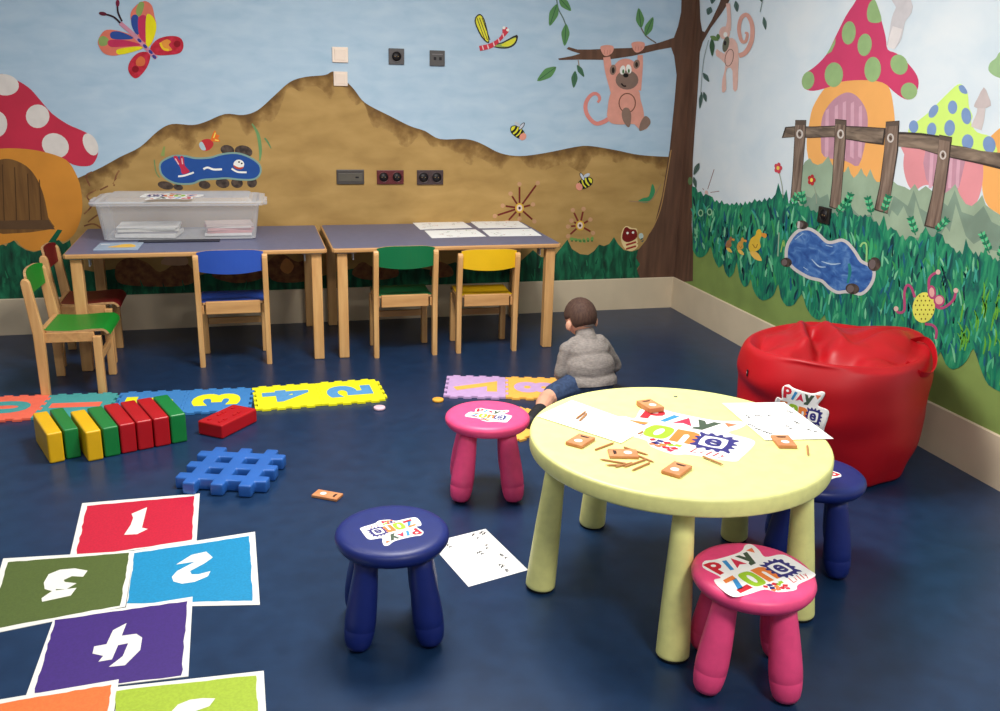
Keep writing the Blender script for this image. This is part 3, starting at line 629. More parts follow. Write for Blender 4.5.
s.st(q((210, 80), (205, 130)), 1.2, (196, 190, 186)); s.st(q((690, 370), (690, 250), (665, 235), (645, 262)), .9, (150, 206, 130)); s.st(q((712, 350), (725, 260), (728, 200)), [1.4, 1.6, .5], (60, 170, 110)); s.st(q((80, 300), (100, 215), (104, 260)), .6, (150, 190, 90)); s.st(q((60, 330), (68, 160)), .6, (150, 180, 150))
s.done('painted_pond', 'blue pond with a pale rim and dark rocks painted in the bushes')

# ducks
def duck(x, y, k, c):
    s = Mural(WR, 64); g = lambda a, b: (x+a*k, y+b*k)
    s.add([g(*p) for p in ((-2, -3), (2, -6), (3, -10), (6, -12), (8, -9), (8, -5), (6, -1), (7, 6), (3, 10), (-3, 11), (-5, 6), (-4, 1))], c, 3); s.add([g(*p) for p in ((8, -8), (13, -7), (12, -3), (8, -5))], (226, 150, 60), 2); s.add([g(*p) for p in ((-4, 11), (3, 11), (7, 16), (8, 20), (1, 18))], (236, 190, 90), 2)
    s.st([g(-1, 3), g(2, 7), g(4, 3)], .4*k, (150, 110, 40)); return s
duck(754, 241, 1, (226, 186, 60)).done('painted_duck', 'yellow duck painted largest of the three'); duck(740, 244, .55, (206, 156, 70)).done('painted_duck', 'small ochre duckling painted between duck and brown duckling'); duck(728.5, 242.5, .5, (160, 112, 74)).done('painted_duck', 'small brown duckling painted nearest the corner')

# dotted yellow creature
s = Mural(WR, 64); f = lambda x, y: (880+x/3.95, 210+y/3.95); PNK = plain((176, 72, 116)); LPK = plain((222, 168, 160))
for P in (((140, 345), (125, 305), (108, 298), (98, 330), (98, 395), (75, 405), (62, 385)), ((195, 315), (196, 275), (210, 255), (232, 245)), ((218, 378), (245, 388), (275, 372), (295, 350), (302, 318)), ((180, 450), (210, 455), (225, 475), (222, 510))): s.st(q(*P), 1.3, PNK)
s.e(*f(175, 385), 11.2, 15.4, (228, 226, 96), 8); s.e(*f(207, 325), 4.2, 7, PNK, -5); s.e(*f(236, 358), 5.6, 5.8, PNK); s.e(*f(207, 325), 2.6, 4.8, LPK, -5); s.e(*f(236, 356), 4, 4.2, LPK)
for x, y in ((232, 245), (302, 318), (66, 390)): s.e(*f(x, y), 2.4, 2.6, (216, 182, 170))
for i in range(5):
    for j in range(6):
        x, y = 143+16*i+(j % 2)*7, 340+18*j
        if ((x-175)/40)**2+((y-385)/54)**2 < 1: s.L = 76; s.e(*f(x, y), .7, .9, (110, 90, 30))
s.done('painted_mouse', 'yellow dotted creature with pink ears and limbs painted in the bushes')

# second monkey
s = Mural(WR, 64); f = lambda x, y: (660+x/5.925, y/5.925); P2, P2D = plain((232, 188, 174)), plain((222, 164, 148))
s.st(q((470, 330), (510, 310), (545, 240), (548, 150), (520, 90), (485, 105), (470, 170), (485, 240), (510, 245), (520, 200), (505, 195)), [2.4, 2.4, 2.3, 2.2, 2.1, 2, 1.9, 1.8, 1.6, 1.4, 1], P2D)
s.st(q((405, 20), (412, 110), (405, 180)), [2, 2, 3], P2); s.add(q((390, 240), (430, 225), (460, 260), (468, 340), (465, 420), (460, 530), (435, 530), (432, 420), (410, 400), (392, 430), (395, 530), (370, 545), (372, 470), (390, 380), (335, 330), (340, 290), (385, 320)), P2, 2)
s.e(*f(385, 195), 5.5, 6.5, P2); s.e(*f(393, 262), 3.2, 8, (112, 112, 92), 12); s.e(*f(390, 205), 2, 2.6, WH); s.e(*f(388, 255), 1.4, 2.4, DK); s.st(ell(*f(413, 342), 4, 8.6, 12)+[ell(*f(413, 342), 4, 8.6, 12)[0]], .4, (150, 110, 100), 0)
s.leaf(f(310, 225), f(312, 335), 2.6, plain((62, 96, 66))); s.leaf(f(300, 215), f(350, 240), 2.4, plain((110, 140, 80))); s.leaf(f(345, 200), f(350, 235), 2, plain((90, 124, 70)))
s.done('painted_monkey', 'pale pink monkey with a curled tail painted on the right wall')

# small flowers
spiky(706.5, 193, [(72, 25), (8, 13), (200, 7), (130, 6), (250, 6), (320, 7)], (150, 116, 116), label='thin pale spiky flower painted beside the corner tree', wall=WR, core=False)
s = Mural(WR, 64); s.e(701, 213, 2.6, 3.6, (150, 200, 160)); s.e(710, 212, 2.8, 3.6, (150, 200, 160)); s.e(701, 213, 1.6, 2.4, (20, 100, 70)); s.e(710, 212, 1.6, 2.4, (20, 100, 70)); s.done('painted_leaf_cluster', 'two pale green curls painted near the corner')
def flower(x, y, c, yb, lab):
    s = Mural(WR, 64); s.st([(x, y), (x+4, yb-12), (x+5, yb)], .4, (150, 160, 140))
    for k in range(5): s.e(x+2.4*math.cos(k*1.256), y+3.4*math.sin(k*1.256), 1.7, 2.3, c)
    s.e(x, y, 1.5, 2, (240, 214, 90)); s.done('painted_flower', lab)
flower(778.5, 168, (206, 70, 84), 198, 'red and yellow flower painted left of the fence'); flower(812, 180, (180, 44, 50), 204, 'dark red flower painted between the first fence posts')
# ------------------------------------------------------------------ things: materials
BEECH = mat('beech_wood', (216, 170, 112), .42, c2=(200, 150, 94), scale=8, stretch=(5, 5, .5), spec=.4)
BEECHD = mat('beech_wood_end', (206, 158, 102), .45, c2=(188, 140, 88), scale=8, stretch=(.6, 5, 5), spec=.4)
LAM = mat('blue_grey_laminate', (98, 103, 132), .38, var=.05, scale=30, spec=.45)
ALU = mat('grey_metal', (150, 152, 158), .4, spec=.6)
BLACK = mat('black_rubber', (18, 18, 20), .6)
PAPER = mat('white_paper', (246, 245, 240), .7, var=.01)
INK = plain((52, 50, 56), .7)
PLY = mat('ply_edge', (206, 166, 116), .5, c2=(170, 126, 84), scale=60, stretch=(1, 1, 6))

# ------------------------------------------------------------------ the two tables along the wall
ZT = .588
def wall_table(x0, x1, label):
    cx = (x0+x1)/2; y0, y1 = -.786, -.03; cy = (y0+y1)/2; w, d = x1-x0, y1-y0
    t = thing('activity_table', label, 'table', (cx, cy, 0), 0, 'tables along the back wall')
    m = MB(); c = .012; P = [(-w/2+c, -d/2), (w/2-c, -d/2), (w/2, -d/2+c), (w/2, d/2-c), (w/2-c, d/2), (-w/2+c, d/2), (-w/2, d/2-c), (-w/2, -d/2+c)]
    m.prism(P, ZT-.024, ZT-.0015, BEECHD, .006); o = m.build('tabletop', t); o['label'] = 'beech tabletop board with rounded edge'
    m = MB(); k = .008; m.prism([(p[0]*(1-k/w*2), p[1]*(1-k/d*2)) for p in P], ZT-.003, ZT, LAM); o = m.build('laminate_surface', t); o['label'] = 'blue-grey laminate surface'
    for sx in (-1, 1):
        for sy in (-1, 1):
            m = MB(); m.box((0, 0, (ZT-.03)/2), (.052, .052, ZT-.03), BEECH, bev=.005)
            m.build('leg', t, (sx*(w/2-.053), sy*(d/2-.046), 0))
            m = MB(); m.box((0, 0, 0), (.1, .08, .005), ALU); m.box((-sx*.035, 0, -.02), (.006, .05, .04), ALU); m.build('leg_plate', t, (sx*(w/2-.075), sy*(d/2-.06), ZT-.0268))
    return t
wall_table(-3.545, -2.312, 'left blue-topped beech table, the one with the plastic storage box on it')
wall_table(-2.288, -1.062, 'right blue-topped beech table, the one with four paper sheets on it')

# ------------------------------------------------------------------ small chairs
def chair_post(sx, H):
    """rear post: straight below the seat, leaning back above, rounded head"""
    prof = [(-.018, 0), (-.022, .29), (-.046, H-.022), (-.044, H-.010), (-.038, H-.002), (-.028, H), (-.018, H-.004), (-.011, H-.014), (-.008, H-.026), (.024, .30), (.020, 0)]
    m = MB(); m.prism([(p[0]-.121, p[1]) for p in prof], -.0135, .0135, BEECH, .004, X=Matrix(((0, 0, 1, 0), (1, 0, 0, 0), (0, 1, 0, 0), (0, 0, 0, 1))))
    return m
def make_chair(label, col, loc, rz, s=1.0, ws=1.0):
    C1 = mat('chair_ply_%d_%d_%d' % col, col, .4, var=.05, scale=6, spec=.45)
    t = thing('child_chair', label, 'chair', loc, rz, 'small beech chairs'); H = .578*s; W = .163*ws
    for sx in (-1, 1):
        chair_post(sx, H).build('leg', t, (sx*W, 0, 0))
        m = MB(); m.box((0, 0, .146*s), (.032, .036, .292*s), BEECH, bev=.004); m.build('leg', t, (sx*(W-.012), .118, 0))
        m = MB(); m.box((0, .0, 0), (.02, .215, .046), BEECHD, bev=.003); m.build('side_rail', t, (sx*(W-.012), .0, .29*s))
    m = MB(); m.box((0, 0, 0), (2*W-.062, .02, .064), BEECHD, bev=.003); m.build('rear_rail', t, (0, -.108, .300*s))
    m = MB(); m.box((0, 0, 0), (2*W-.058, .018, .034), BEECHD, bev=.003); m.build('stretcher', t, (0, .118, .175*s))
    # seat: a bent ply board that rolls down at the front
    prof = []
    for k in range(15):
        y = -.105+.245*k/14
        z = .328*s-.006*math.sin(min(1, (y+.105)/.2)*PI); prof.append((y, z))
    for k in range(1, 7):
        a = k/6*R(75); prof.append((.14+.036*math.sin(a), .328*s-.042*(1-math.cos(a))))
    m = MB(); n = len(prof)
    for sgn, mt in ((0, C1), (1, C1)):
        pass
    up, dn = [], []
    for i, (y, z) in enumerate(prof):
        a = prof[max(0, i-1)]; b = prof[min(n-1, i+1)]; dy, dz = b[0]-a[0], b[1]-a[1]; l = math.hypot(dy, dz)
        up.append((y, z)); dn.append((y+dz/l*.011, z-dy/l*.011))
    hw = lambda i: W-.006-(.012 if i in (0, n-1) else 0)
    for i in range(n-1):
        a, b = hw(i), hw(i+1)
        m.face([(-a, *up[i]), (a, *up[i]), (b, *up[i+1]), (-b, *up[i+1])], C1, True)
        m.face([(-a, *dn[i]), (-b, *dn[i+1]), (b, *dn[i+1]), (a, *dn[i])], PLY, True)
        for q in (-1, 1): m.face([(q*a, *up[i]), (q*b, *up[i+1]), (q*b, *dn[i+1]), (q*a, *dn[i])], PLY)
    for i in (0, n-1): m.face([(-hw(i), *up[i]), (hw(i), *up[i]), (hw(i), *dn[i]), (-hw(i), *dn[i])], PLY)
    m.build('seat', t)
    # backrest: bent ply between the posts, top edge arched, lower edge sagging
    m = MB(); N = 14; hb = W-.006; rows = [(0, 0), (.35, 1), (.7, 1), (1, 0)]
    def bp(i, v, off):
        u = -1+2*i/N; x = u*hb; bow = .022*(1-u*u)
        zt = (.590+.014*(1-u**4))*s-.002; zb = (.494-.014*(1-u*u))*s; z = zb+(zt-zb)*v
        y = -.121-.004-(z-.29*s)/(H-.29*s)*.022+off-bow
        return (x, y, z)
    V = [0, .08, .35, .65, .92, 1]
    for side, off in ((0, .0055), (1, -.0055)):
        for i in range(N):
            for a, b in zip(V, V[1:]):
                m.face([bp(i, a, off), bp(i+1, a, off), bp(i+1, b, off), bp(i, b, off)], C1, True)
    for i in range(N):
        for v in (0, 1): m.face([bp(i, v, .0055), bp(i+1, v, .0055), bp(i+1, v, -.0055), bp(i, v, -.0055)], PLY)
    for i in (0, N):
        for a, b in zip(V, V[1:]): m.face([bp(i, a, .0055), bp(i, b, .0055), bp(i, b, -.0055), bp(i, a, -.0055)], PLY)
    m.build('backrest', t)
    return t
make_chair('small beech chair with blue seat and backrest at the left table', (44, 82, 176), (-2.784, -.664, 0), 0)
make_chair('small beech chair with dark green backrest pushed up to the right table', (10, 106, 62), (-1.914, -.662, 0), 0, 1.0, .955)
make_chair('small beech chair with yellow seat and backrest at the right table', (232, 186, 22), (-1.466, -.659, 0), R(-2), .955, .95)
make_chair('small beech chair with bright green seat standing sideways left of the left table', (18, 128, 40), (-3.490, -.968, 0), R(-92), .945, .95)
make_chair('small beech chair with dark red seat, half hidden behind the left table leg', (112, 20, 26), (-3.505, -.50, 0), R(-90), .97, .92)

# ------------------------------------------------------------------ storage box with its contents
def frosted():
    m = bpy.data.materials.new('frosted_plastic'); m.use_nodes = True; nt = m.node_tree
    b = nt.nodes['Principled BSDF']; b.inputs['Base Color'].default_value = rgb((226, 228, 232)); b.inputs['Roughness'].default_value = .25; b.inputs['Specular IOR Level'].default_value = .5
    tr = nt.nodes.new('ShaderNodeBsdfTransparent'); mx = nt.nodes.new('ShaderNodeMixShader'); lw = nt.nodes.new('ShaderNodeLayerWeight'); lw.inputs['Blend'].default_value = .3
    mr = nt.nodes.new('ShaderNodeMapRange'); mr.inputs['To Min'].default_value = .27; mr.inputs['To Max'].default_value = .85
    nt.links.new(lw.outputs['Facing'], mr.inputs['Value']); nt.links.new(mr.outputs[0], mx.inputs['Fac'])
    nt.links.new(tr.outputs[0], mx.inputs[1]); nt.links.new(b.outputs[0], mx.inputs[2]); nt.links.new(mx.outputs[0], nt.nodes['Material Output'].inputs['Surface'])
    return m
FROST = frosted()
BX, BY = -3.025, -.295
bx = thing('storage_box', 'large frosted plastic storage box with lid on the left table', 'box', (BX, BY, ZT+.0048), R(-2))
def rrect(hx, hy, r, n=5):
    P = []
    for cx, cy, a0 in ((hx-r, hy-r, 0), (-hx+r, hy-r, 90), (-hx+r, -hy+r, 180), (hx-r, -hy+r, 270)):
        for k in range(n+1): a = R(a0+90*k/n); P.append((cx+r*math.cos(a), cy+r*math.sin(a)))
    return P
def shell(m, levels, mt):
    """loft rounded rectangles (half x, half y, z, radius)"""
    rings = [[(p[0], p[1], z) for p in rrect(hx, hy, r)] for hx, hy, z, r in levels]; n = len(rings[0])
    for a, b in zip(rings, rings[1:]):
        for i in range(n): m.face([a[i], a[(i+1) % n], b[(i+1) % n], b[i]], mt, True)
    return rings
m = MB(); rg = shell(m, [(.375, .165, .001, .03), (.40, .185, .185, .035), (.412, .197, .187, .035), (.412, .197, .179, .035)], FROST); m.face(rg[0][::-1], FROST); m.build('body', bx)
m = MB(); rg = shell(m, [(.425, .208, .178, .04), (.427, .21, .192, .04), (.40, .188, .198, .035), (.385, .175, .192, .03), (.365, .158, .193, .03), (.35, .145, .212, .03)], FROST); m.face(rg[-1], FROST); o = m.build('lid', bx)
for q_ in (-1, 1): m = MB(); m.box((q_*.43, -.02, .18), (.02, .12, .03), FROST, bev=.006); m.build('handle', bx)
logo_sticker(bx, (.0, -.07, .213), R(178), .115)
# what is seen through the box
def paper_stack(name, label, x, y, w, d, rz, cols, tilt=0):
    t = thing(name, label, 'paper', (x, y, ZT+.0115), rz, 'paper stacks in the box')
    z = 0
    for i, (c, h) in enumerate(cols):
        m = MB(); m.box((0, 0, h/2), (w-.01*(i % 2), d-.012*(i % 3), h), plain(c, .7), rot=(0, 0, R(2.5*((i*37) % 5-2))), bev=.001); m.build('sheets', t, (0, .006*(i % 2), z)); z += h+.0005
    return t
paper_stack('paper_stack', 'white and grey papers stacked inside the storage box, at its left', -3.19, -.33, .30, .20, R(-4), [((236, 234, 230), .02), ((150, 146, 152), .008), ((228, 224, 214), .012), ((216, 214, 206), .008), ((238, 236, 230), .006)])
paper_stack('paper_stack', 'white and pink papers stacked inside the storage box, at its right', -2.79, -.31, .24, .20, R(3), [((230, 226, 224), .012), ((206, 142, 142), .014), ((222, 160, 158), .012), ((232, 222, 214), .008), ((224, 200, 190), .006)])
# booklet and dark folder
bk = thing('booklet', 'thin pale blue booklet with a yellow shape on the left table edge', 'booklet', tuple(fl(119, 247, ZT)), R(-3))
m = MB(); m.box((0, 0, .003), (.205, .185, .006), plain((160, 176, 194), .5), bev=.001); m.build('cover', bk)
m = MB(); m.poly([(p[0], p[1], .0066) for p in smoothpts([(-.045, -.04), (.07, -.045), (.075, .01), (.045, .045), (.01, .04), (-.01, .01)], 4)], plain((238, 186, 66), .5)); m.poly([(-.09, .03, .0066), (-.05, .04, .0066), (-.05, .05, .0066), (-.09, .045, .0066)], plain((240, 240, 240), .5)); m.build('cover_picture', bk)
fd = MB(); fd.box((0, 0, .0025), (.40, .16, .004), plain((24, 26, 44), .5), bev=.001); o = fd.build('folder', None, (-3.035, -.44, ZT)); o.rotation_euler = (0, 0, R(-2)); tag(o, 'dark blue flat folder lying under the front of the storage box', 'folder')

# ------------------------------------------------------------------ paper sheets with drawings
def sheet(label, corners, z, marks=(), group=None, cols=(INK,), curl=0, name='paper_sheet'):
    """A4-like sheet whose corners are world points; marks in unit coordinates"""
    c = sum((Vector(p) for p in corners), Vector())/4; ux = Vector(corners[1])-Vector(corners[0]); uy = Vector(corners[3])-Vector(corners[0])
    t = thing(name, label, 'paper', (c.x, c.y, z), 0, group)
    P = [Vector(p)-Vector((c.x, c.y, 0)) for p in corners]
    def pt(u, v, h=0):
        q = P[0]*(1-u)*(1-v)+P[1]*u*(1-v)+P[2]*u*v+P[3]*(1-u)*v
        return (q.x, q.y, .0008+h+curl*max(0, u-.6)**2*3)
    m = MB(); N = 8
    for i in range(N):
        for h in (0, -.0007): m.face([pt(i/N, 0, h), pt((i+1)/N, 0, h), pt((i+1)/N, 1, h), pt(i/N, 1, h)], PAPER, True)
    for a, b in (((0, 0), (1, 0)), ((1, 0), (1, 1)), ((1, 1), (0, 1)), ((0, 1), (0, 0))): m.face([pt(*a), pt(*b), pt(*b, -.0007), pt(*a, -.0007)], PAPER)
    m.build('sheet', t)
    if marks:
        m = MB()
        for k, (pts, w) in enumerate(marks):
            m.poly([pt(p[0], p[1], .0004) for p in band(pts, w)], cols[k % len(cols)])
        m.build('printed_pattern', t)
    return t
def doodle(seed, n, x0=.1, x1=.9, y0=.1, y1=.9, s=.06, w=.008):
    rr = random.Random(seed); out = []
    for k in range(n):
        x, y = rr.uniform(x0, x1), rr.uniform(y0, y1); P = [(x, y)]
        for j in range(3): P.append((P[-1][0]+rr.uniform(-s, s), P[-1][1]+rr.uniform(-s, s)))
        out.append((smoothpts(P, 3, False), w))
    return out
f = lambda x, y: (405+x/6.25, 215+y/6.25)
GREYI = plain((160, 150, 150), .7); GRN_I = plain((140, 160, 110), .7); REDI = plain((200, 120, 110), .7)
for lab, P, sd in (('white sheet on the right table, back row, left', ((95, 92), (420, 80), (355, 38), (48, 50)), 1), ('white sheet on the right table, back row, right', ((462, 83), (775, 80), (705, 36), (408, 43)), 2),
                   ('white sheet with faint drawings on the right table, front row, left', ((168, 145), (508, 134), (440, 90), (122, 98)), 3), ('white sheet with faint drawings on the right table, front row, right', ((530, 134), (855, 130), (790, 86), (482, 94)), 4)):
    sheet(lab, [fl(*f(*p), ZT) for p in P], ZT, doodle(sd, 16, s=.05, w=.006), 'drawing sheets on the right table', (GREYI, GRN_I, REDI))
g = lambda x, y: (430+x/9.09, 520+y/9.09)
q = [fl(*g(*p), 0) for p in ((350, 608), (890, 455), (505, 82), (30, 185))]
q[3] = q[0]+(q[2]-q[1])
def uv_of(P, p):
    ux, uy = P[1]-P[0], P[3]-P[0]; d = p-P[0]; A = Matrix(((ux.x, uy.x), (ux.y, uy.y))); s_ = A.inverted() @ Vector((d.x, d.y)); return (s_.x, s_.y)
marks = []
for x, y in ((395, 140), (430, 175), (470, 120), (495, 128), (160, 240), (180, 255), (510, 240), (515, 268), (430, 310), (452, 300), (470, 318), (640, 325), (655, 335), (685, 355), (630, 420), (660, 425), (650, 440), (690, 465), (700, 478), (480, 140), (455, 130), (385, 150)):
    u = uv_of(q, fl(*g(x, y), 0)); marks.append((([u, (u[0]+.02, u[1]+.03), (u[0]+.045, u[1]+.01)]), .010))
sheet('white sheet with small black drawings lying on the floor beside the blue stool', q, 0, marks)
# ------------------------------------------------------------------ plastic stools
def plastic(name, c): return mat(name, c, .42, var=.05, scale=30, spec=.4, bump=.06, bscale=700)
PINK, BLUE, YEL = plastic('pink_plastic', (238, 76, 128)), plastic('blue_plastic', (20, 36, 106)), plastic('pale_yellow_plastic', (234, 232, 149))
def make_stool(label, m_, x, y, phase, logo):
    t = thing('plastic_stool', label, 'stool', (x, y, 0), 0, 'round plastic stools around the yellow table')
    m = MB(); m.lathe([(0, .252), (.10, .252), (.128, .254), (.142, .260), (.150, .272), (.1515, .281), (.149, .290), (.142, .2965), (.130, .2995), (.118, .3), (.06, .3), (0, .3)], m_, n=48); m.build('seat', t)
    for k in range(4):
        a = phase+k*PI/2; c = Vector((math.cos(a), math.sin(a), 0))
        top = c*.094+Vector((0, 0, .262)); foot = c*.138
        ax = (top-foot).normalized(); Lh = (top-foot).length
        X = Matrix.Translation(foot) @ Vector((0, 0, 1)).rotation_difference(ax).to_matrix().to_4x4()
        prof = [(.0, .004), (.016, .005), (.028, .010), (.0345, .022), (.0382, .040), (.0402, .062), (.0397, .064), (.0397, .066), (.0406, .068), (.0408, .09), (.039, .13), (.0355, .18), (.0315, .225), (.030, Lh), (0, Lh)]
        m = MB(); m.lathe(prof, m_, X, 24); m.build('leg', t)
    if logo: logo_sticker(t, (logo[0]-x, logo[1]-y, .2997), logo[2], logo[3])
    return t
def phase_of(p1, p2, c):
    q = [fl(*p, .02) for p in (p1, p2)]; return math.atan2((q[1]-q[0]).y, (q[1]-q[0]).x)+PI/4
make_stool('pink plastic stool farther from the camera, left of the yellow table near the boy', PINK, -1.9013, -2.4869, phase_of((459, 495), (514, 495), 0), (-1.9234, -2.5076, R(-27.9), .060))
make_stool('navy blue plastic stool standing alone left of the yellow table', BLUE, -2.3617, -3.2743, phase_of((356, 648), (431, 643), 0), (-2.3426, -3.2665, R(-162.8), .061))
make_stool('pink plastic stool nearest the camera, in front of the yellow table', PINK, -1.5245, -3.678, phase_of((711, 687), (791, 696), 0), (-1.5523, -3.7173, R(16.4), .099))
bs = fl(815.5, 474.5, .29)
make_stool('navy blue plastic stool tucked behind the yellow table by the beanbag', BLUE, bs.x, bs.y, R(12), (bs.x-.012, bs.y+.02, R(205), .075))

# ------------------------------------------------------------------ round table
TX, TY, TZ = -1.5293, -3.2245, .48
rt = thing('round_table', 'pale yellow round plastic play table with five legs', 'table', (TX, TY, 0))
m = MB(); m.lathe([(0, .428), (.40, .428), (.418, .429), (.4235, .432), (.4255, .437), (.4255, .471), (.4235, .4765), (.419, .4795), (.412, .48), (.2, .48), (0, .48)], YEL, n=96); m.build('tabletop', rt)
for fx_, fy_ in ((-.378, .058), (-.085, .404), (.347, .213), (.298, -.250), (-.139, -.346)):
    foot = Vector((fx_, fy_, 0)); top = foot*.905+Vector((0, 0, .44)); ax = (top-foot).normalized(); Lh = (top-foot).length
    X = Matrix.Translation(foot) @ Vector((0, 0, 1)).rotation_difference(ax).to_matrix().to_4x4()
    m = MB(); m.lathe([(.030, .007), (.042, .008), (.0438, .011), (.0438, .018), (.042, .08), (.0375, .2), (.031, .33), (.0255, Lh), (0, Lh)], YEL, X, 28); l = m.build('leg', rt)
    m = MB(); m.lathe([(0, .0005), (.039, .0005), (.041, .002), (.041, .0085), (0, .0085)], BLACK, X, 28); o = m.build('foot_cap', l); o['label'] = 'black rubber foot'
logo_sticker(rt, (-1.5754-TX, -3.1948-TY, TZ), R(-42.5), .158)

# ------------------------------------------------------------------ things on the round table
P = [fl(*p, TZ) for p in ((537, 417), (621, 444), (648, 428), (572, 401))]
sheet('blank white sheet lying on the left of the round table', P, TZ+.0021)
P = [fl(*p, TZ) for p in ((765, 441), (829, 437), (784, 403), (722, 404))]; P[1] = P[0]+(P[2]-P[3])
f = lambda x, y: (720+x/8.333, 395+y/8.333)
marks = []
for x, y in ((215, 185), (235, 200), (290, 180), (320, 185), (400, 182), (235, 255), (265, 270), (295, 292), (320, 300), (360, 315), (385, 325), (410, 330), (620, 235), (635, 245), (550, 270), (580, 290), (730, 300), (785, 315), (560, 145), (585, 155)):
    u = uv_of(P, fl(*f(x, y), TZ)); marks.append(([u, (u[0]+.025, u[1]+.02), (u[0]+.04, u[1]-.015)], .011))
sheet('white sheet with small drawings hanging over the right edge of the round table', P, TZ+.0021, marks)

KRAFT = mat('kraft_card', (206, 142, 96), .7, c2=(192, 126, 80), scale=40); KDARK = plain((60, 36, 26), .7)
def pencil_box(label, p, q, z=TZ, tilt=None, h=.010, w=.052, l=.079):
    """small kraft card sleeve; p and q are photo positions of its slot end and its other end"""
    a, b = fl(*p, z), fl(*q, z); d = b-a; rz = math.atan2(d.y, d.x)
    t = thing('pencil_box', label, 'box', tuple((a+b)/2), rz, 'small kraft pencil boxes')
    X = Matrix.Identity(4) if tilt is None else Matrix.Translation((0, 0, tilt[1])) @ Euler(tilt[0]).to_matrix().to_4x4()
    m = MB(); m.box((0, 0, h/2+.0004), (l, w, h), KRAFT, bev=.002); m.xf(X); m.build('sleeve', t)
    m = MB(); m.prism([(p_[0]-l*.34, p_[1]) for p_ in [(0, -w*.28), (0, w*.28), (.008, w*.2), (.009, 0), (.008, -w*.2)]], h+.0004, h+.0009, KDARK); m.xf(X); m.build('slot', t)
    m = MB(); m.poly([(x+l*.16, y, h+.0008) for x, y in ell(0, 0, .0115, .0115, 0, 16)], plain((242, 236, 228), .6)); m.xf(X); o = m.build('sticker_dot', t); o['label'] = 'round white sticker dot'
    return t
pencil_box('kraft pencil box lying on the left rim side of the round table', (587, 438.5), (573.5, 447))
pencil_box('kraft pencil box nearest the front rim of the round table', (684, 466), (669, 477))
pencil_box('kraft pencil box lying on the corner of the drawing sheet', (779, 438), (788, 449))
pencil_box('kraft pencil box lying on the letter P of the table sticker', (645, 405.5), (655, 411.5), TZ+.001, h=.016)
pencil_box('kraft pencil box lying alone on the blue floor', (340, 499), (315, 494.5), 0, None, .010, .052, .10)
ob = pencil_box('open kraft pencil box with pencils spilling out on the round table', (612, 455), (634, 455.5), h=.008)

PW = mat('pencil_wood', (186, 130, 80), .55, c2=(168, 114, 68), scale=20)
def pencil(label, p, q, tip, z=TZ, r=.0029):
    a, b = fl(*p, z+r), fl(*q, z+r); d = b-a; L = d.length; c = (a+b)/2
    t = thing('pencil', label, 'pencil', (c.x, c.y, z+r+.0003), math.atan2(d.y, d.x), 'small wooden pencils on the round table')
    m = MB(); m.lathe([(0, -L/2), (r, -L/2), (r, L/2-.012), (.0012, L/2-.003)], PW, Matrix.Rotation(PI/2, 4, 'Y'), 8, False); m.build('shaft', t)
    m = MB(); m.lathe([(.0013, L/2-.0035), (0, L/2)], plain(tip, .6), Matrix.Rotation(PI/2, 4, 'Y'), 8); m.build('tip', t)
    return t
f = lambda x, y: (560+x/8.89, 400+y/8.89)
Z2 = TZ+.0032
for lab, a, b, c, z in (('short pencil with dark tip on the blank sheet, outer one of the two', (225, 105), (140, 168), (50, 60, 50), Z2), ('short pencil with red tip on the blank sheet, inner one of the two', (238, 122), (168, 188), (190, 60, 50), Z2),
                     ('pencil lying alone right of the leftmost pencil box', (315, 442), (485, 378), (120, 110, 50), TZ), ('pencil lying above the open pencil box beside the sticker', (570, 420), (788, 490), (140, 120, 60), TZ),
                     ('pencil with a dark tip at the far right end of the spilled pencils', (645, 475), (840, 555), (40, 50, 40), TZ), ('thick pencil lying nearest the front of the spilled pencils', (795, 560), (635, 628), (150, 110, 70), TZ),
                     ('pencil sticking left out of the open box, topmost', (585, 565), (350, 525), (60, 110, 50), TZ), ('pencil sticking left out of the open box, second', (560, 580), (400, 578), (70, 90, 60), TZ),
                     ('pencil sticking out below the open box, third', (640, 560), (480, 598), (120, 120, 50), TZ), ('long pencil lying along the lower side of the open box', (760, 530), (560, 598), (160, 110, 60), TZ)):
    pencil(lab, f(*a), f(*b), c, z)
f = lambda x, y: (720+x/8.333, 395+y/8.333)
pencil('short pencil with red tip near the right rim of the round table', f(728, 425), f(735, 505), (120, 60, 40))
f = lambda x, y: (660+x/5, 370+y/5)
pencil('pencil with green tip lying across the signature of the table sticker', f(215, 432), f(318, 475), (70, 110, 50), TZ+.0018)
pencil('pencil stub with dark tip beside the letter z of the table sticker', (642.5, 432), (638, 434.5), (50, 50, 60), Z2)
p = fl(675.5, 396.7, TZ); m = MB(); m.lathe([(.006, 0), (.0065, .0012), (.004, .0022), (0, .0024)], plain((110, 112, 104), .5), None, 12); o = m.build('plastic_token', None, (p.x, p.y, TZ+.0002)); tag(o, 'tiny grey button lying on the far side of the round table', 'button')

# ------------------------------------------------------------------ foam tokens
for p, c, lab in (((379.5, 408), (226, 190, 202), 'pale pink foam disc on the floor beside the yellow mat'), ((438, 400), (236, 170, 60), 'orange-yellow foam disc on the floor beside the purple mat')):
    q = fl(*p, .006); m = MB(); m.lathe([(0, .0005), (.024, .0005), (.026, .002), (.026, .011), (.024, .0125), (0, .0125)], mat('foam_disc_%d' % c[2], c, .8), None, 28); o = m.build('foam_disc', None, (q.x, q.y, 0)); tag(o, lab, 'disc')

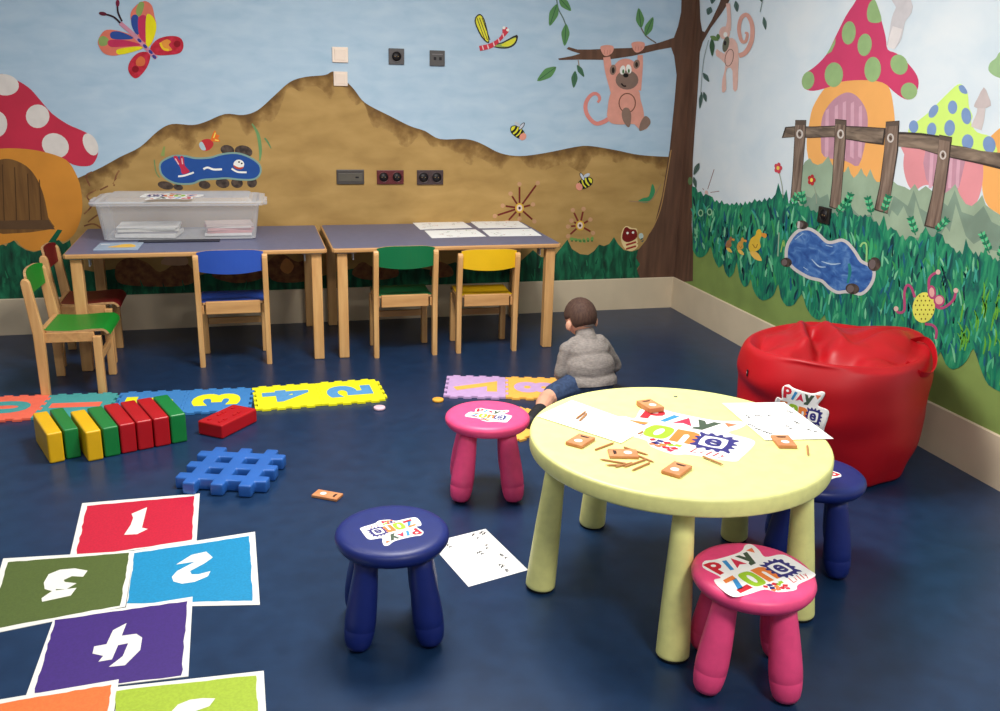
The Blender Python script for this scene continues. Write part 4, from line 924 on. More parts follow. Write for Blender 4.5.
# ------------------------------------------------------------------ puzzle mats
def foam(c): return mat('foam_%d_%d_%d' % c, c, .8, var=.04, scale=40, bump=.1, bscale=500)
TH = .012
def puzzle(nx=4, w=.291, tab=.014):
    """square with trapezoid tabs on two sides and matching notches on the other two, so that neighbours interlock"""
    h = w/2
    def side(a, b, n, sg):
        d = Vector(b)-Vector(a); t = d.normalized(); nr = Vector((t.y, -t.x))*sg; out = []; st = d.length/(2*n+1)
        for k in range(n):
            s0, s1 = (2*k+1)*st, (2*k+2)*st; g_ = .0006*sg
            for s_, o_ in ((s0+.1*st+g_, 0), (s0-.12*st+g_, tab), (s1+.12*st-g_, tab), (s1-.1*st-g_, 0)): out.append(tuple(Vector(a)+t*s_+nr*o_))
        return [a]+out
    h -= .0004
    return side((-h, -h), (h, -h), nx, 1)+side((h, -h), (h, h), nx, 1)+side((h, h), (-h, h), nx, 1)+side((-h, h), (-h, -h), nx, -1)
CORAL, TEAL, MBLUE, MYEL, LILAC, AMBER = foam((244, 110, 84)), foam((70, 158, 156)), foam((58, 126, 190)), foam((238, 232, 20)), foam((196, 160, 206)), foam((246, 182, 80))
MBL2 = foam((84, 148, 200))
def digit_strokes(d, m, mt):
    """bold rounded number, unit box -> x across, y up"""
    letter(m, d, 0, 0, .52 if d != '1' else .2, .78, 0, mt, .045)
def mat_tile(digit, m1, m2, c, ang, label, z=0):
    t = thing('puzzle_mat_tile', label, 'mat', (c.x, c.y, z), ang, 'number puzzle mat tiles')
    m = MB(); m.prism(puzzle(), .0005, TH, m1, .001, seg=1); m.build('tile', t)
    if digit:
        m = MB(); digit_strokes(digit, m, m2)
        # the tiles lie face down: numbers read mirrored, their tops to the right
        m.v = [(v[1]*.27, v[0]*.30, TH+.0006) for v in m.v]
        m.build('number_inlay', t)
    return t
def rowpts(a, b, n, start=None):
    """centres of n tiles laid on the near side of the line a-b (photo positions of the far edge); start = far left corner"""
    A, B = fl(*a, TH), fl(*b, TH); u = (B-A).normalized(); ang = math.atan2(u.y, u.x); nr = Vector((math.sin(ang), -math.cos(ang), 0)); S = start or A; w = .291
    return [S+u*(w*(k+.5))+nr*(w/2+.011) for k in range(n)], ang, S+u*(w*n), S-u*(w*n)
c2, a2, e2, _ = rowpts((121, 392), (253.5, 387), 2); mat_tile('2', MBLUE, MYEL, c2[0], a2, 'blue foam puzzle tile with a yellow number 2, half behind the blocks'); mat_tile('3', MBLUE, MYEL, c2[1], a2, 'blue foam puzzle tile with a yellow number 3')
c, a, _, _ = rowpts((254, 387), (377.5, 378.3), 2, e2); mat_tile('4', MYEL, MBL2, c[0], a, 'yellow foam puzzle tile with a blue number 4'); mat_tile('5', MYEL, MBL2, c[1], a, 'yellow foam puzzle tile with a blue number 5')
_, a3, _, _ = rowpts((0, 397), (115, 393.3), 2); u3 = Vector((math.cos(a3), math.sin(a3), 0)); S3 = fl(121, 392, TH)-u3*.594
c3, a3, _, _ = rowpts((0, 397), (115, 393.3), 2, S3); mat_tile('0', CORAL, TEAL, c3[0], a3, 'coral foam puzzle tile with a teal number 0 at the left'); mat_tile('1', TEAL, CORAL, c3[1], a3, 'teal foam puzzle tile with a coral number 1 behind the blocks')
c4, a4, _, _ = rowpts((447, 375), (520, 376.8), 2); mat_tile('7', LILAC, AMBER, c4[0], a4, 'lilac foam puzzle tile with an orange number 7'); mat_tile('8', AMBER, LILAC, c4[1], a4, 'amber foam puzzle tile with a lilac number 8 beside the boy')
q = fl(524, 426, TH); mat_tile(None, AMBER, LILAC, q+Vector((-.02, .045, 0)), R(24), 'amber foam puzzle tile mostly hidden behind the far pink stool')

# ------------------------------------------------------------------ building blocks
def block(label, col, front, back, H, wd, name='toy_block', z=0, group='soft building blocks in a row'):
    """front, back: floor points of the middle of the two ends"""
    d = back-front; L = d.length; c = (front+back)/2
    t = MB(); mt = mat('block_%d_%d_%d' % col, col, .38, var=.05, scale=10, spec=.45)
    t.box((0, 0, H/2), (L, wd, H), mt, bev=.007, seg=3)
    o = t.build(name, None, (c.x, c.y, z+.0004)); o.rotation_euler = (0, 0, math.atan2(d.y, d.x)); return tag(o, label, 'block', group)
BH = .122
Y_, G_, R_ = (228, 178, 14), (18, 122, 54), (178, 16, 24)
fx = [((49.5, 464), (66, 461.6), Y_, 'yellow block at the left end of the row'), ((66.8, 460), (81.8, 457), G_, 'green block between the two yellow blocks'), ((88, 462), (104.5, 459.5), Y_, 'second yellow block, pulled a little forward in the row'),
      ((105.2, 458), (121.4, 455), G_, 'green block between the yellow and the red blocks'), ((122, 454.6), (138, 451.2), R_, 'red block of the row, touching the green one on its left'), ((138.8, 451), (154.7, 448), R_, 'middle one of three red blocks standing in the row'),
      ((155.6, 447.8), (171.6, 444.7), R_, 'red block of the row next to the end green block'), ((172.2, 444.5), (188, 441.4), G_, 'green block at the right end of the row')]
dirv = (fl(33, 416.5, BH)-fl(46, 436.5, BH)); dirv.z = 0
pa = fl(171, 398, BH)-fl(187, 415, BH); pa.z = 0
for k, (a, b, c, lab) in enumerate(fx):
    A, B = fl(*a), fl(*b); A.z = B.z = 0
    dv = (dirv.lerp(pa, k/7)).normalized()*.265; mid = (A+B)/2; wdt = abs((B-A).cross(dv.normalized()).z)
    block(lab, c, mid, mid+dv, BH, min(wdt, .0655)-.0015)
lay = [fl(*p, .06) for p in ((197, 420), (222, 426.5), (256, 409), (234, 403.5))]
fr, bk_ = (lay[0]+lay[1])/2, (lay[2]+lay[3])/2; fr.z = bk_.z = 0
o = block('red block lying flat by itself in front of the blue mat', R_, fr, bk_, .06, .125, group=None)
m = MB(); RDK = plain((150, 14, 22), .45)
for i in range(6):
    x = -.08+.03*i
    for y in (-.028, .028):
        if (i+int(y > 0)) % 3 != 2: m.box((x, y, .0608), (.018, .010, .005), mat('block_186_18_26', R_))
m.build('raised_mark', o)

# ------------------------------------------------------------------ waffle block
WZ = .046
ctr = [fl(*p, WZ) for p in ((224.5, 459), (250, 460.5), (213.3, 470.3), (240.7, 471.5))]
cen = sum(ctr, Vector())/4; ux = ((ctr[1]-ctr[0])+(ctr[3]-ctr[2]))/2; uy = ((ctr[0]-ctr[2])+(ctr[1]-ctr[3]))/2; ux.z = uy.z = 0
pit = (ux.length+uy.length)/2; WB_ = mat('waffle_blue', (40, 96, 174), .4, var=.06, scale=12, spec=.5)
wf = thing('waffle_block', 'thick blue plastic waffle block lying on the red hopscotch corner', 'block', (cen.x, cen.y, .0004), math.atan2(ux.y, ux.x))
bw = pit*.47; Lb = pit*3.3
bm_ = bmesh.new()
cells = {}
xs = [-Lb/2]
for k in (-1, 0, 1): xs += [k*pit-bw/2, k*pit+bw/2]
xs.append(Lb/2)
solid = lambda i, j: (i % 2 == 1) or (j % 2 == 1)
def corner_out(i, j): return i in (0, 6) and j in (0, 6)
vv = {}
def V_(i, j, z): 
    k = (i, j, z)
    if k not in vv: vv[k] = bm_.verts.new((xs[i], xs[j], z))
    return vv[k]
inside = lambda i, j: 0 <= i < 7 and 0 <= j < 7 and solid(i, j)
for i in range(7):
    for j in range(7):
        if not inside(i, j): continue
        bm_.faces.new([V_(i, j, WZ), V_(i+1, j, WZ), V_(i+1, j+1, WZ), V_(i, j+1, WZ)]); bm_.faces.new([V_(i, j, 0), V_(i, j+1, 0), V_(i+1, j+1, 0), V_(i+1, j, 0)])
        for di, dj, a, b in ((-1, 0, (i, j+1), (i, j)), (1, 0, (i+1, j), (i+1, j+1)), (0, -1, (i, j), (i+1, j)), (0, 1, (i+1, j+1), (i, j+1))):
            if not inside(i+di, j+dj): bm_.faces.new([V_(*a, 0), V_(*b, 0), V_(*b, WZ), V_(*a, WZ)])
bmesh.ops.recalc_face_normals(bm_, faces=bm_.faces)
sharp = [e for e in bm_.edges if len(e.link_faces) == 2 and e.calc_face_angle(0) > .5]
bmesh.ops.bevel(bm_, geom=sharp, offset=.007, segments=3, affect='EDGES', profile=.5, clamp_overlap=True)
m = MB(); m.bm(bm_, WB_, None, True); autosmooth(m.build('body', wf), 50)

# ------------------------------------------------------------------ hopscotch
HW = mat('vinyl_white', (226, 224, 216), .5, var=.03)
def hop(label, outer, inner, col, num, z=0):
    O = [fl(*p) for p in outer]; c = sum(O, Vector())/len(O)
    t = thing('hopscotch_square', label, 'floor sticker', (c.x, c.y, 0), 0, 'hopscotch squares stuck to the floor')
    L = lambda p, h: tuple(Vector((p.x-c.x, p.y-c.y, h)))
    m = MB(); m.prism([L(p, 0)[:2] for p in O][::-1], .0002, .001+z, HW); o = m.build('border', t); o['label'] = 'white border'
    I = [fl(*p) for p in inner]; rr = random.Random(len(label)); E = []
    for a, b in zip(I, I[1:]+I[:1]):
        for k in range(14): q = a.lerp(b, k/14); E.append(L(q+Vector((rr.uniform(-.002, .002), rr.uniform(-.002, .002), 0)), .0013+z))
    m = MB(); m.poly(E, mat('vinyl_%d_%d_%d' % col, col, .5, var=.08, scale=160, detail=2)); m.build('colour_field', t)
    if num:
        m = MB(); m.poly([L(fl(*p), .0016+z) for p in num], HW); o = m.build('number', t); o['label'] = 'white painted number'
    return t
g = lambda *P: [(p[0]/3.078, 480+p[1]/3.078) for p in P]
hop('red hopscotch square with a white number 1', g((253, 72), (615, 42), (605, 190), (213, 243)), g((268, 80), (597, 50), (592, 185), (232, 240)), (190, 22, 52), g((405, 105), (453, 85), (437, 148), (455, 152), (422, 168), (382, 170), (402, 140), (410, 118)))
hop('light blue hopscotch square with a white number 2', g((413, 218), (785, 160), (800, 385), (388, 393)), g((415, 226), (768, 174), (778, 372), (391, 382)), (18, 134, 182),
    g((542, 262), (590, 232), (635, 222), (655, 240), (630, 258), (585, 282), (590, 292), (610, 292), (648, 282), (640, 298), (600, 315), (560, 321), (534, 314), (529, 300), (545, 282), (600, 253)), .0004)
hop('dark green hopscotch square with a white number 3', g((10, 243), (413, 219), (386, 391), (-60, 482)), g((27, 254), (399, 226), (370, 388), (-45, 465)), (78, 94, 40),
    g((135, 318), (150, 292), (185, 278), (230, 274), (270, 281), (256, 300), (222, 298), (196, 310), (200, 316), (236, 320), (205, 338), (172, 338), (172, 342), (236, 334), (218, 358), (130, 377), (128, 366), (160, 344), (138, 338)), .0008)
hop('purple hopscotch square with a white number 4', g((165, 430), (593, 361), (580, 606), (80, 666)), g((170, 433), (576, 375), (560, 605), (105, 660)), (61, 34, 114),
    g((390, 443), (375, 482), (420, 476), (438, 488), (432, 526), (385, 573), (335, 578), (378, 545), (395, 505), (364, 511), (345, 555), (303, 562), (318, 544), (285, 537), (290, 515), (328, 508), (348, 465)), .0012)
hop('orange hopscotch square cut off by the lower left edge', g((-80, 692), (366, 616), (330, 860), (-140, 950)), g((-60, 702), (345, 632), (312, 840), (-110, 920)), (240, 112, 52), None, .0016)
hop('lime green hopscotch square at the bottom with part of a white number', g((362, 640), (812, 590), (826, 830), (340, 880)), g((358, 652), (788, 604), (800, 812), (350, 860)), (158, 182, 48), g((528, 716), (548, 695), (585, 680), (625, 675), (663, 676), (645, 700), (600, 716), (640, 740), (560, 760)), .002)
# ------------------------------------------------------------------ red beanbag
RED = mat('red_leatherette', (174, 9, 22), .46, var=.06, scale=6, spec=.36, bump=.05, bscale=500)
bb = thing('beanbag', 'big red leatherette beanbag against the painted right wall', 'beanbag', (-.481, -2.447, 0), math.atan2(-.594, .805))
PROF = [(0, .0), (.22, .001), (.31, .004), (.332, .016), (.341, .05), (.354, .10), (.372, .17), (.382, .25), (.385, .32), (.380, .38), (.370, .43), (.358, .458), (.342, .466), (.322, .456), (.304, .450), (.288, .450), (.262, .462), (.22, .470), (.16, .472), (.09, .468), (0, .464)]
PS = smoothpts(PROF, 3, False)
from mathutils import noise as mnoise
def gauss(d, s_): return math.exp(-(d/s_)**2)
def seg_d(p, a, b):
    a, b = Vector(a), Vector(b); t = max(0, min(1, (p-a).dot(b-a)/(b-a).length_squared)); return (p-a.lerp(b, t)).length
def bag_pt(r, z, t):
    x, y = r*math.cos(t), r*math.sin(t)
    top = max(0, min(1, (z-.42)/.03)) if r < .36 else 0
    side = 1-top
    # bulges and wrinkles of the skin
    n = mnoise.noise(Vector((x*5, y*5, z*7)))
    k = 1+side*((.03*n+.038*mnoise.noise(Vector((x*3.2+4, y*3.2, z*5.5+2))))*min(1, z/.06)+.012*math.sin(z*34+1.6*math.sin(t*2))*gauss(z-.30, .1)+.018*math.sin(t*11+z*9)*gauss(z, .09))
    k *= 1-.022*gauss(z-.24-.05*math.sin(t*2+.5), .03)*side*(.5+.5*math.sin(t*3+1))
    x *= k*.955; y *= k
    if r < .36 and z > .41:
        p = Vector((x, y)); w = max(0, min(1, (.345-r)/.05))
        h = 0
        h += .032*gauss(seg_d(p, (-.16, .25), (-.10, -.12)), .026)      # folds standing up at the left
        h -= .052*gauss(seg_d(p, (-.10, .14), (-.045, -.20)), .028)
        h += .026*gauss(seg_d(p, (-.055, .22), (.02, -.08)), .028)
        h -= .064*gauss(seg_d(p, (-.10, -.22), (.06, -.24)), .040)      # deep pocket behind the front rim
        h -= .020*gauss(seg_d(p, (.0, -.20), (.28, -.14)), .03)
        h += .036*gauss((p-Vector((.17, .04))).length, .17)
        h -= .035*gauss((p-Vector((-.25, -.05))).length, .07)
        h -= .018*gauss(seg_d(p, (.05, -.05), (.2, .12)), .02)
        z += h*w+.006*mnoise.noise(Vector((x*14, y*14, 3)))*w
    z *= 1.045
    z -= .035*max(0, -x-.12)/.25*max(0, min(1, (z-.3)/.1))             # the left shoulder sags
    z += .042*max(0, min(1, (x-.08)/.18))*max(0, min(1, (y+.06)/.2))*max(0, min(1, (z-.40)/.06))
    z -= .012*max(0, y)/.3*max(0, min(1, (z-.38)/.05))
    return (x, y, z)
m = MB(); NT = 120
for r_, z_ in PS:
    for k in range(NT): m.v.append(bag_pt(max(r_, .0005), z_, 2*PI*k/NT))
ki = m.mi(RED)
for j in range(len(PS)-1):
    for i in range(NT):
        a = j*NT+i; c = j*NT+(i+1) % NT; m.f.append([a, c, c+NT, a+NT]); m.m.append(ki); m.sm.append(True)
bag_body = m.build('body', bb)
bag_body.modifiers.new('sub', 'SUBSURF').levels = 1; bag_body.modifiers['sub'].render_levels = 1
dg = bpy.context.evaluated_depsgraph_get(); dg.update()
baked(bag_body)
tree = BVHTree.FromPolygons([v.co[:] for v in bag_body.data.vertices], [list(p.vertices) for p in bag_body.data.polygons])
BI = bb.matrix_world.inverted() if False else (Matrix.Translation(bb.location) @ Matrix.Rotation(bb.rotation_euler.z, 4, 'Z')).inverted()
def on_bag(px, py):
    o_ = BI @ CAM; d = (BI @ fl(px, py, -.5)-o_).normalized(); h = tree.ray_cast(o_, d); return h[0], h[1]
# seam line round the rim, strap, tag
m = MB(); st = smoothpts([(.25, -.17, .475), (.295, -.20, .452), (.335, -.18, .45), (.352, -.10, .472), (.342, -.02, .508), (.31, .03, .525), (.26, .03, .51)], 6, False)
for i in range(len(st)-1):
    a, b = Vector(st[i]), Vector(st[i+1]); u = Vector((.35, -.35, .87))*.013; th_ = Vector((.7, -.6, .2)).normalized()*.002
    for o_ in (th_, -th_): m.face([a-u+o_, a+u+o_, b+u+o_, b-u+o_], RED, True)
    m.face([a+u+th_, a+u-th_, b+u-th_, b+u+th_], RED); m.face([a-u+th_, a-u-th_, b-u-th_, b-u+th_], RED)
m.build('strap', bb)
h, n = on_bag(748, 373)
if h is not None:
    m = MB(); m.box((0, 0, 0), (.010, .004, .026), mat('black_tag', (30, 26, 28), .5), bev=.001); m.box((0, -.0025, .002), (.006, .001, .006), plain((190, 150, 150), .5)); o = m.build('tag', bb, h+n*.003); o.rotation_euler = (0, 0, math.atan2(n.y, n.x)+PI/2); o['label'] = 'small black tag'
# sticker laid over the curved front
hn, nn = on_bag(802.5, 413.5); he, ne = on_bag(815.5, 417.5); hy, _ = on_bag(808, 399)
lg = play_logo()
b2 = bmesh.new(); vs_ = [b2.verts.new(v) for v in lg.v]
for f_, k_ in zip(lg.f, lg.m):
    try: nf = b2.faces.new([vs_[i] for i in f_]); nf.material_index = k_
    except ValueError: pass
for it in range(3):
    bmesh.ops.triangulate(b2, faces=list(b2.faces))
    lo_ = [e for e in b2.edges if e.calc_length() > .14]
    if lo_: bmesh.ops.subdivide_edges(b2, edges=lo_, cuts=1 if it else 2)
bmesh.ops.triangulate(b2, faces=list(b2.faces)); b2.verts.index_update()
lg.v = [tuple(v.co) for v in b2.verts]; lg.f = [[v.index for v in f_.verts] for f_ in b2.faces]; lg.m = [f_.material_index for f_ in b2.faces]; lg.sm = [True]*len(lg.f); b2.free()
nrm = nn.normalized(); ux_ = (he-hn); L_ = ux_.length/.52; ux_ = (ux_-nrm*ux_.dot(nrm)).normalized(); uy_ = nrm.cross(ux_)
LS = .077
V2 = []
org = hn-ux_*(.48*LS)
for v in lg.v:
    p = org+ux_*(v[0]*LS)+uy_*(v[1]*LS); hit = tree.ray_cast(p+nrm*.15, -nrm)
    q_ = hit[0] if hit[0] is not None else p
    V2.append(tuple(q_+nrm*(.0012+v[2]*.10)))
lg.v = V2
o = lg.build('sticker', bb); o['label'] = 'white die-cut sticker reading PLAY ZONE in coloured letters'

# ------------------------------------------------------------------ wall sockets and switches
def fixture(name, label, cat, x0, y0, x1, y1, col, kind, wall=0, grp=None):
    c = at((x0+x1)/2, (y0+y1)/2, 1 if wall == 0 else 0, 0)
    if wall == 0: w = abs(at(x1, (y0+y1)/2, 1, 0).x-at(x0, (y0+y1)/2, 1, 0).x)
    else: w = abs(at(x1, (y0+y1)/2, 0, 0).y-at(x0, (y0+y1)/2, 0, 0).y)
    h = abs(at((x0+x1)/2, y1, 1 if wall == 0 else 0, 0).z-at((x0+x1)/2, y0, 1 if wall == 0 else 0, 0).z)
    t = thing(name, label, cat, tuple(c), 0 if wall == 0 else -PI/2, grp)
    mt = mat('fixture_%d_%d_%d' % col, col, .4, spec=.5, var=.03); dk = mat('fixture_dark', (22, 16, 18), .5)
    m = MB(); m.box((0, -.006, 0), (w, .012, h), mt, bev=.003); m.build('plate', t)
    if kind == 'switch':
        m = MB(); m.box((0, -.0125, 0), (w*.72, .006, h*.72), mt, rot=(R(3), 0, 0), bev=.002); m.build('rocker', t)
    if kind in ('double', 'single'):
        for dx in ((-w*.25, w*.25) if kind == 'double' else (0,)):
            m = MB(); X = Matrix.Translation((dx, -.0118, 0)) @ Matrix.Rotation(PI/2, 4, 'X'); r_ = min(h*.33, w*.3)
            m.lathe([(r_*1.2, -.001), (r_*1.2, .0022), (r_*1.02, .0026), (r_*.98, -.001)], mt, X, 24); o = m.build('socket_rim', t)
            m = MB(); m.lathe([(0, -.001), (r_*.99, -.001), (r_*.99, .0004), (0, .0003)], dk, X, 24)  # flat disc, the shade of the recess put into its dark colour
            for q_ in (-1, 1): m.lathe([(.0028, -.003), (.0028, .001), (0, .0012)], mat('brass_pin', (150, 120, 80), .35), X @ Matrix.Translation((q_*.0095, 0, 0)), 8)
            m.build('socket_shade_disc', t)
    if kind == 'data':
        m = MB()
        for dx in (-w*.16, w*.2): m.box((dx, -.0122, -.002), (w*.17, .003, h*.2), dk, bev=.0006)
        m.box((0, -.0122, h*.25), (w*.7, .002, h*.06), mat('fixture_lip', (120, 116, 116), .4)); m.build('port', t)
    if kind == 'cover':
        m = MB(); m.box((0, -.0125, -.002), (w*.88, .003, h*.55), mat('cover_grey', (92, 86, 76), .4), bev=.001); m.box((w*.24, -.0145, -.002), (w*.12, .002, h*.1), dk); m.build('flap', t)
    return t
fixture('light_switch', 'upper white square switch above the peak of the sand hill', 'switch', 332, 47, 348, 62.5, (244, 224, 206), 'switch', 0, 'white wall plates')
fixture('light_switch', 'lower white square switch, set on the peak of the sand hill', 'switch', 333.5, 71.5, 347.5, 86, (240, 220, 202), 'switch', 0, 'white wall plates')
fixture('wall_socket', 'dark grey single socket on the sky right of the white switch', 'socket', 388.5, 48.5, 404, 64.5, (84, 80, 80), 'single')
fixture('data_socket', 'dark grey square data socket on the sky, rightmost of the upper plates', 'socket', 429.5, 50.5, 444.5, 66, (82, 78, 76), 'data')
fixture('socket_cover', 'dark grey double plate with a closed flap, on the sand hill', 'socket', 336.5, 169.5, 364, 184, (72, 66, 62), 'cover')
fixture('wall_socket', 'dark red double socket on the sand hill', 'socket', 376.8, 170, 403.5, 184, (96, 34, 36), 'double')
fixture('wall_socket', 'dark brown double socket on the sand hill, right of the red one', 'socket', 416.8, 170, 443, 184.5, (70, 54, 54), 'double')
fixture('wall_socket', 'black single socket on the right wall above the painted pond', 'socket', 819.5, 207, 831.5, 223.5, (26, 24, 24), 'single', 1)

# ------------------------------------------------------------------ boy sitting on the floor
def capsule(bm, a, b, r1, r2, n=14):
    a, b = Vector(a), Vector(b); d = b-a; L = d.length
    X = Matrix.Translation(a) @ Vector((0, 0, 1)).rotation_difference(d).to_matrix().to_4x4() if L > 1e-6 else Matrix.Translation(a)
    m = MB(); prof = [(r1*math.cos(t), r1*math.sin(t)) for t in (-PI/2+PI/2*k/5 for k in range(6))]+[(r2*math.cos(t), L+r2*math.sin(t)) for t in (PI/2*k/5 for k in range(6))]
    prof[0] = (0.0002, -r1); prof[-1] = (.0002, L+r2); m.lathe(prof, None, X, n); add_mb(bm, m)
def add_mb(bm, m):
    vs = [bm.verts.new(v) for v in m.v]
    for f_ in m.f: bm.faces.new([vs[i] for i in f_])
def ellipsoid(bm, c, r_, rot=(0, 0, 0), n=20):
    X = Matrix.Translation(c) @ Euler(rot).to_matrix().to_4x4() @ Matrix.Diagonal((*r_, 1))
    b2 = bmesh.new(); bmesh.ops.create_uvsphere(b2, u_segments=n, v_segments=n//2+2, radius=1, matrix=X)
    me = bpy.data.meshes.new('t'); b2.to_mesh(me); b2.free(); bm.from_mesh(me); bpy.data.meshes.remove(me)
def fuse(name, bm, mt, parent, voxel=.004, smooth=6, wrinkle=0):
    me = bpy.data.meshes.new(name); bm.to_mesh(me); bm.free(); o = bpy.data.objects.new(name, me); COL.objects.link(o)
    r_ = o.modifiers.new('r', 'REMESH'); r_.mode = 'VOXEL'; r_.voxel_size = voxel; r_.use_smooth_shade = True
    s_ = o.modifiers.new('s', 'SMOOTH'); s_.factor = .5; s_.iterations = smooth
    baked(o); o.data.materials.clear(); o.data.materials.append(mt); o.parent = parent
    if wrinkle:
        for v in o.data.vertices:
            c = v.co; n = v.normal
            w_ = mnoise.noise(Vector((c.x*9+c.z*6, c.y*9, c.z*34)))+.5*mnoise.noise(Vector((c.x*24, c.y*24, c.z*40)))
            v.co = c+n*(wrinkle*w_)
    o.data.polygons.foreach_set('use_smooth', [True]*len(o.data.polygons))
    return o
SKIN = mat('skin', (222, 166, 138), .5, var=.03); HAIR = mat('short_hair', (66, 44, 36), .75, c2=(84, 60, 48), scale=60, stretch=(2, 2, .5), bump=.35, bscale=260)
KNIT = mat('grey_knit', (150, 142, 136), .85, c2=(128, 121, 116), scale=70, stretch=(1, 1, 3), bump=.3, bscale=420); DENIM = mat('blue_denim', (54, 74, 108), .8, c2=(38, 54, 84), scale=60, bump=.2, bscale=500)
SHOE = mat('dark_shoe', (34, 34, 38), .6); SOLE = mat('shoe_sole', (70, 66, 64), .6)
boy = thing('person', 'small boy in grey sweater and denim shorts sitting on the floor, back to the camera', 'person', (-1.182, -1.62, 0), R(6))
HC = Vector((-.012, .110, .378)); HR = Euler((R(-26), R(-3), 0))
bm = bmesh.new()
ellipsoid(bm, (0, 0, .085), (.105, .085, .083)); ellipsoid(bm, (0, .02, .17), (.098, .075, .10)); ellipsoid(bm, (0, .040, .225), (.085, .056, .058)); capsule(bm, (-.058, .052, .248), (.058, .052, .248), .026, .026)
capsule(bm, (-.002, .062, .27), (-.008, .095, .34), .036, .034)
HM = Matrix.Translation(HC) @ HR.to_matrix().to_4x4()
def hp(x, y, z): return HM @ Vector((x, y, z))
X = HM @ Matrix.Diagonal((.071, .082, .082, 1))
b2 = bmesh.new(); bmesh.ops.create_uvsphere(b2, u_segments=28, v_segments=18, radius=1, matrix=X); me = bpy.data.meshes.new('t'); b2.to_mesh(me); b2.free(); bm.from_mesh(me); bpy.data.meshes.remove(me)
ellipsoid(bm, hp(0, .032, -.042), (.050, .046, .046)); ellipsoid(bm, hp(0, .084, -.016), (.010, .014, .012)); ellipsoid(bm, hp(0, .076, -.046), (.020, .010, .007))
for sx in (-1, 1): ellipsoid(bm, hp(.034*sx, .052, -.036), (.024, .024, .024)); ellipsoid(bm, hp(.072*sx, -.004, -.040), (.0085, .017, .023), (0, 0, sx*R(-22)))
# arms and hands
def hand(bm, w, d, side):
    """w wrist, d direction of the fingers; curled fingers and a thumb off the side of the palm"""
    d = Vector(d).normalized(); s_ = Vector((0, 0, 1)).cross(d).normalized()*side; u = s_.cross(d)*side
    c = Vector(w)+d*.022
    ellipsoid(bm, c, (.016, .016, .010)); capsule(bm, w, c+d*.006, .012, .014)
    for k, (o_, L) in enumerate(((-.0135, .021), (-.0045, .026), (.0045, .025), (.0135, .019))):
        p0 = c+d*.010+s_*o_; p1 = p0+d*L*.55-u*.002; p2 = p1+d*L*.3-Vector((0, 0, .008)); p3 = p2+d*L*.05-Vector((0, 0, .010))
        capsule(bm, p0, p1, .0046, .0043, 8); capsule(bm, p1, p2, .0043, .004, 8); capsule(bm, p2, p3, .004, .0036, 8)
    t0 = c-s_*.012-d*.008; t1 = t0-s_*.010+d*.010; t2 = t1+d*.012-Vector((0, 0, .004)); capsule(bm, t0, t1, .0055, .005, 8); capsule(bm, t1, t2, .005, .0042, 8)
RS, RE, RW = Vector((.078, .052, .245)), Vector((.168, .080, .128)), Vector((.120, .185, .075))
LS_, LE, LW = Vector((-.100, .048, .238)), Vector((-.126, .050, .125)), Vector((-.085, .150, .078))
for a, b, c, sd in ((RS, RE, RW, 1), (LS_, LE, LW, -1)):
    capsule(bm, a, b, .030, .025); capsule(bm, b, c, .025, .017); hand(bm, c, (-sd*.35, .9, -.25), sd)
# legs: left knee out to the side with the shin folded back, right leg tucked in front
bw_ = (Matrix.Translation(boy.location) @ Matrix.Rotation(boy.rotation_euler.z, 4, 'Z')).inverted()
LK, LA, LT = bw_ @ fl(547, 399, .056), bw_ @ fl(540, 410.5, .050), bw_ @ fl(531.5, 420, .042)
RK, RA, RTO = Vector((.165, .15, .065)), Vector((.10, .235, .04)), Vector((.055, .29, .03))
for h_, k_, a_, t_ in ((Vector((-.06, .01, .075)), LK, LA, LT), (Vector((.06, .01, .075)), RK, RA, RTO)):
    capsule(bm, h_, k_, .058, .040); capsule(bm, k_, a_.lerp(k_, .6), .037, .039); capsule(bm, a_.lerp(k_, .6), a_, .038, .024); capsule(bm, a_, t_, .025, .022)
body = fuse('body', bm, SKIN, boy, .0032, 4)
for v in body.data.vertices:
    if v.co.z < .002: v.co.z = .002
for sx in (-1, 1):
    b2 = bmesh.new(); bmesh.ops.create_uvsphere(b2, u_segments=12, v_segments=8, radius=.0085, matrix=Matrix.Translation(hp(.027*sx, .073, .002))); m = MB(); m.bm(b2, mat('eye_white', (236, 234, 230), .3))
    b2 = bmesh.new(); bmesh.ops.create_uvsphere(b2, u_segments=10, v_segments=8, radius=.0048, matrix=Matrix.Translation(hp(.027*sx, .0795, .001))); m.bm(b2, mat('eye_dark', (50, 34, 26), .3)); m.build('eye', boy)
m = MB(); m.tube([hp(x, .087-x*x*18, -.0465+x*x*6) for x in (-.016, -.008, 0, .008, .016)], .0022, mat('lips', (186, 106, 96), .5), 6); m.build('mouth', boy)
# hair: a cap over crown and nape
b2 = bmesh.new(); bmesh.ops.create_uvsphere(b2, u_segments=48, v_segments=32, radius=1)
kill = []
for v in b2.verts:
    x, y, z = v.co; lim = -.70 if y < -.25 else (-.70+(y+.25)*1.2)
    if abs(x) > .72 and -.3 < y < .35: lim = max(lim, -.12)
    if z < lim-.02: kill.append(v)
    else:
        e_ = min(1, max(0, (z-lim)/.12)); k = .99+.075*e_+.012*mnoise.noise(v.co*9); v.co = Vector((x*.071*k, y*.082*k, z*.082*k))
bmesh.ops.delete(b2, geom=kill, context='VERTS')
m = MB(); m.bm(b2, HAIR, HM); m.build('hair', boy)
